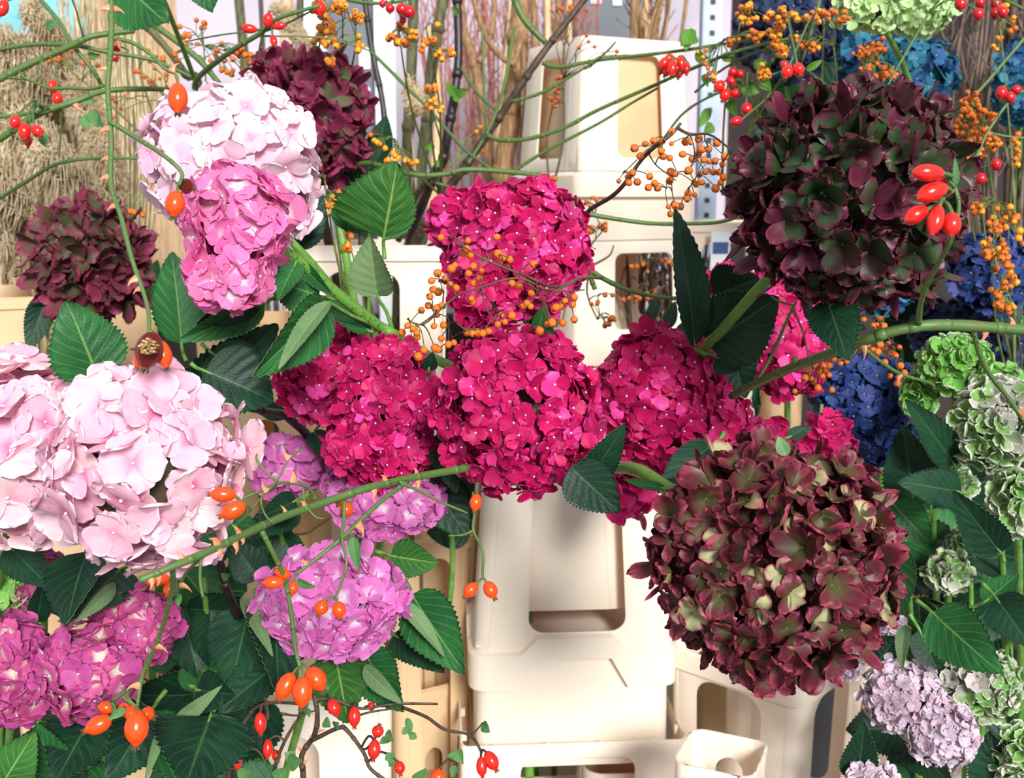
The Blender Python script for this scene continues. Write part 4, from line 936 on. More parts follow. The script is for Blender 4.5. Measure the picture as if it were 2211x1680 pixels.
hydrangea('faded rosy tuft just right of the burgundy head', [(1930, 1360, 1.4, 30, 24), (1835, 1430, 1.42, 30, 35)], 'pale_lilac', 'small', 20, 0.85, [(1900, 1800, 1.7), (1890, 1550, 1.5)], seed=68, hi=False, group=PL, bead='bead_green')
# ------------------------------------------------------------------ dark leafy shoots filling the gaps
def shoot(label, foot, top, d0, d1, boxes, n, wpx, seed, mats=('leaf_dark', 'leaf_dark', 'leaf_mid'), mat='stem_green', r=0.004):
    rg = random.Random(seed); root = empty('leafy_shoot', P(*foot, d0), label, 'plant', 'leafy hydrangea shoots')
    W = [P(*foot, d0), P((foot[0] + top[0]) / 2 + 12, (foot[1] + top[1]) / 2, (d0 + d1) / 2), P(*top, d1)]
    mb = MB(); mb.tube(W, [r, r * 0.8], 8, smooth=6); mb.build('stem', M[mat], root)
    for i in range(n):
        x0, y0, x1, y1 = boxes[i % len(boxes)]
        x = rg.uniform(x0, x1); y = rg.uniform(y0, y1); a = rg.uniform(0, 6.28); L = wpx * rg.uniform(1.0, 1.6); dd = d1 + rg.uniform(-0.03, 0.08)
        b = (x - math.cos(a) * L / 2, y - math.sin(a) * L / 2 * 0.9, dd); t = (x + math.cos(a) * L / 2, y + abs(math.sin(a)) * L / 2, dd + rg.uniform(-0.06, 0.04))
        make_leaf(root, P(*b), P(*t), wpx * rg.uniform(0.8, 1.15) / FPX * dd, rg.choice(mats), rg.uniform(-0.7, 0.7), rg.uniform(0.1, 0.4), rg.uniform(0.05, 0.3), seed=seed * 50 + i)
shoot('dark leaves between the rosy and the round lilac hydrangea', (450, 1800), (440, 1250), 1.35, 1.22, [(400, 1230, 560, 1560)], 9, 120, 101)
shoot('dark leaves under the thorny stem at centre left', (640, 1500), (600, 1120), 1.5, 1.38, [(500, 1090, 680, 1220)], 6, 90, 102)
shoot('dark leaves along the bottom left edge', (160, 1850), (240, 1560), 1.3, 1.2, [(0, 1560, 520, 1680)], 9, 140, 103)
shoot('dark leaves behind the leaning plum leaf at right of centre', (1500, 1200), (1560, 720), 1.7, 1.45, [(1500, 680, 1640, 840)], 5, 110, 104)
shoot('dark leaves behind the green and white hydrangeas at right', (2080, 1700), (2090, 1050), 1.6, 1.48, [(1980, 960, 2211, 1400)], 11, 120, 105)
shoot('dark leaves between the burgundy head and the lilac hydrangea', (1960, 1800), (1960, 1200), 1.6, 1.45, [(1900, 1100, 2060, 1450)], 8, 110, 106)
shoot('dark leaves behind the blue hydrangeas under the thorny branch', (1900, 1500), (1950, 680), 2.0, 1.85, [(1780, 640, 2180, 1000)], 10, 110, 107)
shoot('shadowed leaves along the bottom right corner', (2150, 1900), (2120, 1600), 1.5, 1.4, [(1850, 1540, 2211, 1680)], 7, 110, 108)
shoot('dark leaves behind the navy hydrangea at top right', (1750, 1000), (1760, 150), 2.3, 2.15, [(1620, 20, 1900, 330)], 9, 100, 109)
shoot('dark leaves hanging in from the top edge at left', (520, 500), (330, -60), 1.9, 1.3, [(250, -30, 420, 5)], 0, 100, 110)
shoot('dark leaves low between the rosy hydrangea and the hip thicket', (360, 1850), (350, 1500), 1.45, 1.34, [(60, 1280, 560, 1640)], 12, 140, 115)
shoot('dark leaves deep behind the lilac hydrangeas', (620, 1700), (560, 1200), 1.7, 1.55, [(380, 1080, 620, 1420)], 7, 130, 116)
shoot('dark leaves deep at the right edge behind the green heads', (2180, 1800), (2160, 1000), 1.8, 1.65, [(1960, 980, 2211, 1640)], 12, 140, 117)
r_ = empty('leafy_shoot', P(420, -120, 1.35), 'big dark leaves hanging in from the top edge at left', 'plant', 'leafy hydrangea shoots')
mb = MB(); mb.tube(PP([(420, -120, 1.35), (400, -60, 1.32), (300, -50, 1.3)]), [0.004, 0.003], 8, smooth=5); mb.build('stem', M['stem_green'], r_)
make_leaf(r_, P(262, -40, 1.3), P(360, 50, 1.27), 0.085, 'leaf_mid', 0.2, 0.1, 0.1, seed=5); make_leaf(r_, P(430, -60, 1.32), P(460, 24, 1.3), 0.05, 'leaf_mid', 0.1, 0.1, 0.1, seed=6)
shoot('leaves behind the wine-dark hydrangea', (780, 900), (790, 380), 1.95, 1.75, [(720, 330, 850, 450)], 4, 80, 111)
shoot('leaves below the magenta hydrangeas beside the front tower', (960, 1400), (970, 1050), 1.5, 1.4, [(930, 1020, 1010, 1150)], 4, 90, 112)
shoot('leaves behind the bottom hip thicket at left', (420, 1800), (560, 1640), 1.3, 1.25, [(380, 1560, 560, 1680)], 5, 90, 113)
shoot('dark leaves by the far left collar', (20, 1200), (120, 700), 1.9, 1.75, [(300, 560, 400, 700)], 3, 90, 114)

# ------------------------------------------------------------------ rose hip branches in front
O, R_, C_, W_ = 'orange', 'red', 'crimson', 'wrinkled'
r1, n1 = rose_branch('rose_branch', 'long thorny green rose stem hanging down on the left, orange hips at its tips', [
    ([(238, -90, 0.95), (240, 0, 0.94), (240, 90, 0.93), (233, 190, 0.92), (240, 300, 0.91), (240, 400, 0.90), (262, 470, 0.89), (285, 560, 0.88), (318, 660, 0.87), (322, 725, 0.86)], 7, 4.5),
    ([(243, 82, 0.93), (285, 92, 0.93), (325, 117, 0.93), (355, 148, 0.93), (378, 160, 0.93), (384, 180, 0.93)], 4.5, 3),
    ([(231, 183, 0.92), (195, 192, 0.93), (150, 190, 0.94), (105, 190, 0.95), (60, 172, 0.96), (18, 168, 0.97)], 4, 2.5),
    ([(55, 171, 0.96), (42, 155, 0.96)], 3, 2.5),
    ([(238, 262, 0.91), (290, 295, 0.91), (350, 333, 0.90), (392, 372, 0.90), (386, 400, 0.90)], 6, 4)],
    [(384, 212, 0.93, 68, 43, -88, O), (378, 440, 0.90, 58, 43, -95, O), (402, 402, 0.91, 34, 32, -20, W_), (322, 756, 0.86, 80, 56, -100, W_), (352, 765, 0.875, 62, 38, -72, O), (306, 770, 0.87, 50, 34, -110, O)],
    thorns=16, seed=201, thorn_size=0.0085)
# dried seed patch on the wrinkled hip
mb = MB(); c = P(318, 748, 0.835)
for k in range(22):
    a = k * 2.4; r = 0.0011 * math.sqrt(k); q = c + RIGHT * math.cos(a) * r * 1.2 + UP * math.sin(a) * r * 1.2
    mb.tube([q + FWD * 0.012, q + RIGHT * math.cos(a) * 0.001], [0.0007, 0.0011], 5, smooth=1)
mb.build('dried_seeds', M['calyx_pale'], r1)
rose_branch('rose_branch', 'thick thorny branch slanting over the big pale pink hydrangea, orange hips below', [
    ([(1010, 1010, 1.12), (930, 1024, 1.08), (860, 1038, 1.04), (790, 1055, 1.0), (700, 1085, 0.97), (600, 1120, 0.92), (520, 1158, 0.87), (440, 1195, 0.83), (370, 1224, 0.81), (300, 1254, 0.80)], 9, 8),
    ([(565, 1146, 0.90), (590, 1195, 0.91), (615, 1250, 0.93), (628, 1320, 0.94), (638, 1400, 0.95), (648, 1440, 0.95)], 6, 4.5),
    ([(880, 1040, 1.04), (820, 1085, 1.0), (740, 1160, 0.97), (685, 1205, 0.96), (640, 1240, 0.95)], 5, 3.5),
    ([(743, 1082, 0.98), (742, 1130, 0.97), (738, 1160, 0.96), (748, 1215, 0.95), (735, 1265, 0.95), (722, 1292, 0.95)], 4, 2.5),
    ([(862, 1040, 1.03), (905, 1060, 1.04), (955, 1085, 1.05), (1010, 1108, 1.06)], 4, 2.5),
    ([(1022, 1062, 1.06), (1024, 1110, 1.06), (1022, 1145, 1.06), (1042, 1190, 1.05), (1042, 1240, 1.05), (1045, 1250, 1.05)], 3.5, 2.5),
    ([(1022, 1145, 1.06), (1000, 1155, 1.06), (968, 1157, 1.06)], 3, 1.5),
    ([(372, 1222, 0.81), (372, 1270, 0.85), (352, 1350, 0.9), (325, 1420, 0.93), (300, 1470, 0.95), (240, 1515, 0.97)], 6.5, 4),
    ([(328, 1410, 0.93), (310, 1450, 0.94), (300, 1500, 0.94), (296, 1530, 0.94)], 5, 3.5),
    ([(440, 1200, 0.83), (400, 1240, 0.86), (378, 1290, 0.88)], 4, 3),
    ([(434, 1205, 0.83), (432, 1250, 0.83), (438, 1290, 0.83)], 3.5, 3),
    ([(684, 1088, 0.965), (665, 1052, 0.95), (610, 1042, 0.93), (565, 1060, 0.91), (525, 1075, 0.90)], 4, 3),
    ([(600, 1042, 0.93), (575, 1020, 0.93), (555, 995, 0.93), (555, 980, 0.93)], 3, 2),
    ([(655, 1055, 0.95), (658, 1085, 0.95), (680, 1115, 0.95), (700, 1120, 0.95)], 3, 1.5),
    ([(600, 1045, 0.93), (565, 1075, 0.9), (572, 1110, 0.9), (590, 1130, 0.9)], 2.5, 2),
    ([(505, 1140, 0.87), (560, 1080, 0.9), (600, 1035, 0.92), (625, 990, 0.93), (655, 968, 0.94)], 2.5, 2)],
    [(617, 1482, 0.95, 62, 40, -117, O), (653, 1494, 0.94, 64, 44, -92, O), (682, 1466, 0.96, 56, 44, -55, O),
     (610, 1238, 0.93, 36, 26, 150, O), (590, 1258, 0.92, 46, 28, 180, O), (632, 1270, 0.95, 30, 24, -100, O),
     (694, 1312, 0.95, 33, 31, -110, O), (732, 1317, 0.945, 36, 30, -80, O), (748, 1100, 0.99, 30, 32, -130, O), (735, 1082, 1.0, 24, 26, 60, O),
     (1027, 1085, 1.05, 38, 27, -100, O), (1016, 1274, 1.05, 38, 28, -132, O), (1059, 1274, 1.05, 40, 30, -62, O),
     (481, 1068, 0.86, 56, 34, 178, O), (503, 1102, 0.85, 58, 38, -155, O),
     (212, 1565, 0.96, 60, 40, -155, O), (295, 1572, 0.93, 74, 52, -90, O), (318, 1543, 0.96, 30, 36, -20, O), (285, 1540, 0.965, 36, 34, 150, O), (230, 1528, 0.98, 36, 28, 170, O), (268, 1532, 0.975, 34, 28, 60, O),
     (336, 1250, 0.86, 60, 32, 178, O), (366, 1272, 0.9, 34, 26, -110, O)],
    leaves=[((762, 1160, 0.96), (776, 1235, 0.95), 28), ((640, 1255, 0.95), (682, 1268, 0.94), 22), ((270, 1530, 0.94), (232, 1555, 0.93), 18), ((382, 1280, 0.89), (386, 1310, 0.88), 18), ((752, 1168, 0.97), (768, 1190, 0.97), 18)],
    thorns=24, seed=202, thorn_size=0.0095)
rose_branch('rose_branch', 'thick thorny green branch crossing at right under the plum hydrangea', [
    ([(2330, 720, 1.0), (2211, 712, 0.99), (2080, 703, 0.98), (2000, 703, 0.975), (1930, 715, 0.98), (1860, 738, 1.0), (1780, 768, 1.06), (1715, 792, 1.12), (1640, 825, 1.2), (1580, 855, 1.28)], 12, 9),
    ([(1984, 702, 0.975), (1986, 665, 0.94), (1998, 620, 0.90), (2020, 580, 0.87), (2052, 520, 0.83), (2070, 450, 0.82), (2062, 405, 0.82)], 6.5, 4.5),
    ([(2062, 405, 0.82), (2045, 385, 0.82)], 4, 3),
    ([(2062, 410, 0.82), (2042, 425, 0.82), (2030, 440, 0.82)], 4, 3.5),
    ([(2100, 704, 0.98), (2112, 755, 1.0), (2135, 805, 1.02), (2170, 850, 1.04), (2195, 885, 1.05), (2225, 930, 1.05)], 6, 5),
    ([(1862, 748, 1.0), (1900, 780, 1.02), (1945, 808, 1.05), (2005, 826, 1.08), (2018, 835, 1.08)], 5, 3),
    ([(1636, 822, 1.2), (1665, 770, 1.2), (1700, 690, 1.2), (1720, 650, 1.2)], 4, 3), ([(1722, 792, 1.12), (1716, 775, 1.10)], 7, 7),
    ([(1715, 660, 1.2), (1680, 650, 1.2), (1665, 640, 1.2)], 3, 2), ([(1712, 665, 1.2), (1735, 720, 1.2), (1745, 770, 1.2)], 2.5, 1.5)],
    [(2003, 373, 0.80, 74, 38, 180, R_), (2012, 415, 0.805, 76, 42, 200, R_), (1978, 464, 0.81, 60, 38, 205, R_), (2020, 476, 0.80, 70, 36, -108, R_), (2054, 485, 0.805, 54, 42, -98, R_), (2036, 388, 0.83, 28, 22, 200, R_)],
    leaves=[((2064, 400, 0.82), (2062, 340, 0.81), 16)], thorns=9, seed=203, mat='rose_stem', thorn_size=0.011, pedicel=0.0016)
bl = rose_branch('rose_branch', 'dark tangled rose branch with small red hips along the bottom edge', [
    ([(650, 1780, 1.1), (655, 1680, 1.08), (652, 1630, 1.07), (680, 1585, 1.06), (685, 1540, 1.05), (678, 1500, 1.05)], 7, 5),
    ([(672, 1600, 1.06), (730, 1572, 1.05), (750, 1578, 1.05), (785, 1625, 1.04), (800, 1660, 1.04), (840, 1690, 1.04)], 5, 4),
    ([(680, 1510, 1.05), (720, 1510, 1.05), (780, 1530, 1.05), (850, 1520, 1.06), (945, 1520, 1.07)], 4, 2.5),
    ([(870, 1528, 1.06), (920, 1548, 1.04), (960, 1575, 1.03), (1015, 1588, 1.02), (1040, 1625, 1.01)], 4, 3),
    ([(1018, 1588, 1.02), (1035, 1570, 1.02), (1042, 1560, 1.02)], 2, 1.5),
    ([(480, 1800, 1.12), (492, 1680, 1.1), (505, 1620, 1.08), (530, 1555, 1.07), (570, 1520, 1.06), (660, 1520, 1.05)], 5, 3),
    ([(590, 1800, 1.1), (590, 1680, 1.08), (615, 1600, 1.07), (660, 1530, 1.06)], 5, 3),
    ([(516, 1615, 1.08), (555, 1620, 1.08), (575, 1650, 1.08)], 2.5, 2), ([(605, 1540, 1.06), (640, 1545, 1.06), (680, 1535, 1.05)], 3, 2),
    ([(740, 1560, 1.05), (790, 1540, 1.05), (850, 1530, 1.05)], 3, 2), ([(990, 1590, 1.02), (988, 1640, 1.02), (985, 1690, 1.02)], 2, 1.5)],
    [(562, 1562, 1.05, 46, 26, -85, R_), (511, 1640, 1.06, 42, 25, -85, R_), (578, 1617, 1.07, 40, 22, -90, R_), (721, 1528, 1.03, 38, 28, -60, R_), (765, 1548, 1.03, 44, 27, -88, R_), (802, 1525, 1.06, 18, 20, 0, R_),
     (816, 1579, 1.03, 28, 26, 75, R_), (808, 1619, 1.02, 42, 28, -95, R_), (863, 1658, 1.02, 28, 24, -80, R_), (1040, 1656, 1.0, 42, 24, -85, R_), (1061, 1643, 1.0, 44, 30, -60, R_), (946, 1676, 1.0, 30, 34, -90, O), (597, 1632, 1.1, 26, 20, -70, R_)],
    leaves=[((1042, 1562, 1.02), (1056, 1582, 1.01), 24), ((985, 1620, 1.01), (1000, 1650, 1.0), 26), ((988, 1635, 1.01), (965, 1632, 1.0), 20), ((985, 1655, 1.01), (975, 1678, 1.0), 22), ((880, 1550, 1.03), (885, 1590, 1.02), 18), ((885, 1585, 1.02), (900, 1595, 1.02), 18), ((878, 1585, 1.02), (872, 1570, 1.02), 18),
     ((835, 1580, 1.03), (850, 1600, 1.02), 22), ((840, 1595, 1.03), (820, 1605, 1.02), 20), ((845, 1640, 1.02), (835, 1625, 1.02), 22), ((850, 1640, 1.02), (840, 1655, 1.02), 20), ((600, 1660, 1.06), (612, 1690, 1.05), 34), ((625, 1650, 1.06), (650, 1640, 1.05), 34), ((635, 1640, 1.07), (615, 1625, 1.07), 26), ((470, 1610, 1.08), (480, 1625, 1.07), 26),
     ((700, 1555, 1.04), (712, 1570, 1.03), 22), ((722, 1570, 1.04), (730, 1560, 1.03), 20), ((660, 1530, 1.05), (668, 1548, 1.04), 16), ((530, 1590, 1.07), (520, 1600, 1.06), 20), ((530, 1660, 1.06), (520, 1690, 1.05), 30), ((895, 1690, 1.01), (920, 1660, 1.0), 26), ((695, 1470, 1.03), (710, 1490, 1.02), 22)],
    thorns=8, seed=204, mat='stem_dark', thorn_size=0.006)
small_leaf(empty('fallen_leaf', P(1688, 960, 0.865), 'small pale green leaf lying on top of the burgundy hydrangea', 'leaf'), P(1698, 984, 0.862), P(1680, 942, 0.868), 0.0115, 'leaf_under', seed=9, name='blade')

# background rose branches, left
rose_branch('rose_branch', 'arching green rose stem with four red hips at the left edge', [
    ([(-60, 330, 1.45), (0, 300, 1.42), (80, 248, 1.4), (160, 220, 1.4), (230, 196, 1.42), (330, 192, 1.45), (380, 196, 1.48)], 8, 5), ([(-20, 252, 1.42), (30, 250, 1.42), (60, 245, 1.41), (90, 238, 1.4)], 5, 3), ([(130, 232, 1.4), (132, 280, 1.42), (128, 330, 1.44)], 2.5, 1.5)],
    [(32, 263, 1.33, 30, 23, -100, R_), (53, 283, 1.33, 38, 27, -85, R_), (81, 283, 1.33, 30, 24, -50, R_), (60, 303, 1.36, 30, 18, -85, R_)],
    leaves=[((92, 290, 1.36), (100, 318, 1.35), 22), ((180, 250, 1.38), (190, 280, 1.37), 26), ((195, 240, 1.38), (212, 275, 1.37), 24), ((205, 250, 1.38), (225, 275, 1.37), 22), ((70, 235, 1.38), (88, 215, 1.37), 14)], thorns=3, seed=211, group='rose branches behind, left')
rose_branch('rose_branch', 'upper arching green rose stem over the dried grass', [
    ([(-40, 190, 1.5), (0, 170, 1.5), (60, 140, 1.5), (155, 98, 1.5), (200, 78, 1.5), (290, 66, 1.52)], 8, 6), ([(-10, 108, 1.55), (70, 96, 1.54), (160, 98, 1.52), (230, 112, 1.52), (330, 130, 1.54), (420, 170, 1.56)], 5, 4),
    ([(88, 0, 1.6), (130, 50, 1.56), (155, 95, 1.52), (200, 150, 1.52), (220, 185, 1.54)], 5, 4)],
    [(115, 187, 1.47, 22, 30, 0, R_), (124, 213, 1.46, 28, 23, -95, R_), (5, 18, 1.3, 40, 26, -110, R_), (250, 100, 1.55, 22, 28, 180, C_), (248, 124, 1.55, 18, 18, -60, C_)],
    leaves=[((100, 60, 1.5), (125, 45, 1.5), 20), ((190, 120, 1.5), (215, 118, 1.5), 22), ((180, 205, 1.45), (205, 225, 1.45), 26)], seed=212, group='rose branches behind, left')
rose_branch('rose_branch', 'lowest thin green stem arching over the grass plumes at left', [([(-20, 440, 1.6), (60, 390, 1.55), (120, 355, 1.52), (200, 342, 1.5), (310, 342, 1.5)], 5, 3)], [], seed=213, group='rose branches behind, left')
rose_branch('rose_branch', 'green rose stem with red hips radiating from one node above the white-pink hydrangea', [
    ([(420, 190, 1.6), (430, 165, 1.5), (500, 110, 1.42), (565, 70, 1.38), (600, 40, 1.36), (690, 12, 1.35)], 6, 4), ([(568, 68, 1.38), (620, 50, 1.37), (670, 25, 1.36)], 3, 2), ([(570, 78, 1.38), (700, 82, 1.4), (800, 110, 1.42)], 2, 1.5), ([(568, 70, 1.38), (560, 120, 1.4), (590, 140, 1.42)], 2, 1.5), ([(565, 65, 1.38), (480, 75, 1.4), (400, 90, 1.42)], 2, 1.5)],
    [(538, 62, 1.35, 34, 20, 175, R_), (579, 43, 1.35, 32, 22, 80, R_), (603, 56, 1.35, 30, 17, 5, R_), (591, 88, 1.35, 27, 16, -75, R_), (690, 18, 1.38, 34, 30, -90, R_)], seed=214, group='rose branches behind, top')
rose_branch('rose_branch', 'rose stem with dark crimson hips hanging at the top edge', [
    ([(640, -40, 1.6), (760, 2, 1.5), (850, 5, 1.48), (900, -10, 1.48)], 4, 3), ([(230, -20, 1.6), (300, 30, 1.6), (420, 120, 1.6), (480, 190, 1.6)], 8, 6)],
    [(842, 18, 1.45, 20, 20, -90, C_), (868, 20, 1.44, 26, 26, -100, C_), (884, 26, 1.44, 26, 26, -70, C_), (826, 8, 1.45, 16, 16, -90, C_), (870, 42, 1.46, 20, 16, -90, C_)], seed=215, group='rose branches behind, top')
rose_branch('rose_branch', 'long bright green stem sweeping up to a bunch of red hips before the rear tower', [
    ([(1050, 288, 1.72), (1075, 302, 1.7), (1140, 300, 1.68), (1220, 275, 1.66), (1290, 238, 1.64), (1400, 190, 1.6), (1490, 150, 1.56), (1600, 108, 1.5), (1720, 80, 1.48)], 5, 3.5),
    ([(1105, 372, 1.7), (1180, 325, 1.68), (1290, 268, 1.65), (1360, 225, 1.63), (1420, 190, 1.6)], 4, 2.5),
    ([(1172, 136, 1.68), (1210, 145, 1.67), (1290, 130, 1.65), (1380, 120, 1.62), (1480, 108, 1.58), (1560, 95, 1.55), (1640, 85, 1.5)], 5, 3), ([(1105, 220, 1.7), (1170, 200, 1.68), (1240, 160, 1.66), (1300, 120, 1.64), (1330, 90, 1.62)], 4, 2)],
    [(1434, 136, 1.54, 30, 22, -130, R_), (1452, 146, 1.52, 36, 20, -100, R_), (1470, 135, 1.53, 34, 18, -80, R_), (1440, 155, 1.55, 26, 18, -120, R_), (1466, 158, 1.55, 26, 18, -100, R_), (1482, 148, 1.54, 28, 16, -90, R_), (1430, 150, 1.56, 24, 18, -120, R_), (1444, 126, 1.56, 24, 18, -150, R_)],
    leaves=[((1500, 75, 1.56), (1470, 100, 1.55), 40, 'leaf_lime'), ((1490, 62, 1.56), (1480, 110, 1.55), 34, 'leaf_lime'), ((1500, 120, 1.56), (1530, 125, 1.55), 24, 'leaf_lime'), ((1520, 160, 1.56), (1528, 188, 1.55), 16, 'leaf_lime')], seed=216, group='rose branches behind, right')
rose_branch('rose_branch', 'leafy rose stem with two bunches of red hips left of the plum hydrangea', [
    ([(1420, 320, 1.6), (1470, 250, 1.58), (1530, 210, 1.55), (1600, 185, 1.5), (1700, 150, 1.48)], 3, 2.5), ([(1500, 200, 1.56), (1560, 150, 1.54), (1640, 110, 1.5), (1730, 95, 1.5)], 3, 2), ([(1770, 0, 1.5), (1755, 60, 1.48), (1735, 120, 1.46), (1728, 140, 1.45)], 4, 3)],
    [(1553, 186, 1.46, 28, 24, -130, R_), (1566, 205, 1.46, 30, 24, -115, R_), (1588, 202, 1.46, 20, 22, -20, R_), (1578, 175, 1.46, 24, 20, -60, C_), (1582, 156, 1.46, 20, 20, 80, C_), (1598, 160, 1.46, 18, 20, 20, C_), (1700, 155, 1.2, 32, 26, -110, R_), (1724, 150, 1.2, 30, 26, -80, R_), (1694, 140, 1.22, 20, 18, 150, R_), (1612, 235, 1.4, 28, 24, -90, C_), (1590, 262, 1.38, 30, 22, -160, C_)],
    leaves=[((1740, 150, 1.3), (1775, 130, 1.3), 18, 'leaf_lime'), ((1530, 235, 1.5), (1510, 275, 1.5), 24, 'leaf_lime'), ((1600, 190, 1.5), (1640, 200, 1.5), 30, 'leaf_lime'), ((1560, 130, 1.52), (1585, 115, 1.52), 24, 'leaf_lime'), ((1540, 270, 1.5), (1520, 285, 1.5), 26, 'leaf_lime'), ((1630, 130, 1.5), (1660, 160, 1.5), 30, 'leaf_lime'), ((1700, 110, 1.5), (1680, 80, 1.5), 26, 'leaf_lime'), ((1575, 215, 1.48), (1590, 250, 1.48), 26, 'leaf_lime'), ((1640, 170, 1.5), (1665, 195, 1.5), 26, 'leaf_lime')], seed=217, group='rose branches behind, right')
rose_branch('rose_branch', 'rose stem with crimson hips before the dark top right corner', [
    ([(2300, 60, 1.5), (2211, 20, 1.48), (2150, -10, 1.46), (2080, -30, 1.46)], 4, 3), ([(2240, 195, 1.4), (2200, 200, 1.4), (2170, 230, 1.4), (2130, 290, 1.4), (2095, 370, 1.4), (2080, 400, 1.4)], 4, 3), ([(2230, 60, 1.5), (2180, 120, 1.5), (2100, 210, 1.5), (2040, 250, 1.5), (1990, 280, 1.5)], 4, 3),
    ([(2240, 300, 1.5), (2150, 290, 1.5), (2060, 250, 1.52), (2010, 235, 1.55)], 3, 2), ([(2010, 20, 1.45), (1970, 90, 1.42), (1930, 160, 1.42), (1905, 210, 1.42)], 3, 2)],
    [(2074, 8, 1.4, 30, 26, -90, C_), (2112, 30, 1.4, 26, 24, -80, C_), (2116, 6, 1.42, 22, 22, -60, C_), (2150, 8, 1.42, 26, 24, -80, C_), (2164, 26, 1.4, 26, 22, -60, C_), (2148, 28, 1.42, 26, 22, -100, C_), (2162, 200, 1.37, 30, 26, -100, C_), (2180, 210, 1.37, 26, 24, -70, C_), (2194, 194, 1.38, 22, 22, 10, C_), (2150, 355, 1.36, 22, 28, 10, C_), (2118, 386, 1.36, 22, 26, -20, C_), (1945, 195, 1.5, 22, 24, -100, 'round_red'), (1960, 198, 1.52, 22, 20, -60, 'round_red')], seed=218, group='rose branches behind, right')
rose_branch('rose_branch', 'bare green stem passing behind the tall pointed dark leaf', [([(1240, 455, 1.42), (1300, 468, 1.42), (1400, 482, 1.42), (1480, 483, 1.4), (1560, 478, 1.36), (1640, 450, 1.3)], 5, 4), ([(1265, 575, 1.35), (1300, 600, 1.35), (1360, 628, 1.36), (1430, 642, 1.38), (1490, 645, 1.4)], 6, 4), ([(1278, 582, 1.35), (1276, 600, 1.35), (1285, 625, 1.35)], 6, 5)], [], seed=219, group='rose branches behind, right')
rose_branch('rose_branch', 'slender green stem crossing above the curling leaf at centre', [([(690, 364, 1.6), (740, 362, 1.58), (790, 352, 1.56), (840, 362, 1.55), (900, 378, 1.54), (960, 376, 1.54), (1010, 366, 1.54), (1110, 372, 1.56), (1170, 380, 1.58)], 6, 5), ([(800, 110, 1.9), (860, 170, 1.85), (930, 240, 1.8), (1000, 320, 1.7), (1060, 365, 1.6)], 4, 3.5), ([(995, 145, 1.9), (1030, 200, 1.85), (1070, 238, 1.8)], 4, 3), ([(1105, -20, 1.6), (1130, 40, 1.6), (1178, 92, 1.6)], 8, 6), ([(1040, 60, 1.9), (1045, 160, 1.9), (1048, 300, 1.85)], 3, 2), ([(1110, 60, 1.85), (1090, 180, 1.8), (1060, 270, 1.75), (1010, 355, 1.7)], 4, 3), ([(940, 395, 1.6), (1010, 412, 1.6), (1090, 420, 1.6)], 3, 2)], [], seed=220, group='rose branches behind, top')

# ------------------------------------------------------------------ berry sprays in front
b1 = [(952, 513), (1010, 520), (1016, 551), (1004, 548), (1075, 548), (1085, 556), (1101, 561), (1152, 570), (1073, 512), (945, 590), (960, 600), (975, 580), (982, 573), (1040, 585), (1012, 590), (1035, 602), (1022, 612), (932, 606), (935, 625), (928, 640), (946, 630), (955, 660), (972, 615), (985, 622), (1018, 645), (1020, 652), (1105, 612), (1120, 617), (1147, 633), (1138, 655), (1146, 662), (1130, 660), (1083, 680), (1105, 682), (1090, 695), (1075, 700), (1055, 715), (1042, 720), (1030, 718), (1020, 720), (1008, 718), (980, 740), (968, 744), (943, 680), (937, 704), (942, 666), (910, 670), (892, 710), (900, 718), (880, 703), (868, 718), (900, 728), (953, 731), (940, 752), (915, 756), (903, 770), (958, 702), (1220, 650), (1240, 642), (1236, 658), (1210, 662), (1200, 665), (1192, 697), (1182, 700), (1215, 697), (1240, 690), (1165, 715), (947, 755), (925, 660), (1008, 537), (1022, 575)]
rg = random.Random(5)
berry_spray('berry_branch', 'spray of bright orange berries lying over the magenta hydrangeas', [
    ([(1300, 600, 1.12), (1255, 600, 1.1), (1200, 620, 1.08), (1140, 598, 1.06), (1070, 570, 1.04), (1020, 545, 1.04), (985, 520, 1.04)], 4, 1.5),
    ([(1250, 602, 1.1), (1190, 628, 1.07), (1120, 600, 1.05), (1040, 620, 1.04), (985, 640, 1.04), (930, 685, 1.05), (900, 705, 1.05)], 3, 1.5),
    ([(985, 640, 1.04), (960, 660, 1.04), (915, 700, 1.05), (880, 690, 1.06)], 2.5, 1.2), ([(1190, 628, 1.07), (1215, 628, 1.07), (1262, 626, 1.08)], 2.2, 1.2), ([(1040, 620, 1.04), (1048, 660, 1.04), (1065, 690, 1.04)], 2, 1.2), ([(975, 670, 1.04), (990, 700, 1.05), (1010, 715, 1.05)], 1.8, 1.2)],
    [(x, y, 1.06 + rg.uniform(-0.03, 0.03), rg.choice((7, 8, 8, 9.5))) for x, y in b1], seed=301)
b2 = [(1370, 320), (1393, 311), (1411, 304), (1430, 304), (1450, 284), (1450, 310), (1382, 337), (1366, 373), (1357, 382), (1358, 394), (1376, 393), (1336, 391), (1403, 381), (1400, 405), (1420, 406), (1413, 396), (1446, 390), (1458, 376), (1448, 371), (1432, 338), (1446, 341), (1428, 326), (1480, 306), (1491, 308), (1509, 300), (1515, 322), (1474, 333), (1483, 372), (1487, 368), (1510, 377), (1523, 371), (1498, 395), (1503, 398), (1515, 394), (1484, 430), (1500, 421), (1486, 418), (1443, 446), (1447, 462), (1470, 446), (1458, 444), (1548, 308), (1530, 322), (1495, 343), (1544, 348), (1565, 338), (1552, 372), (1562, 383), (1556, 394), (1545, 407), (1540, 372), (1520, 345), (1532, 350), (1508, 334), (1560, 355)]
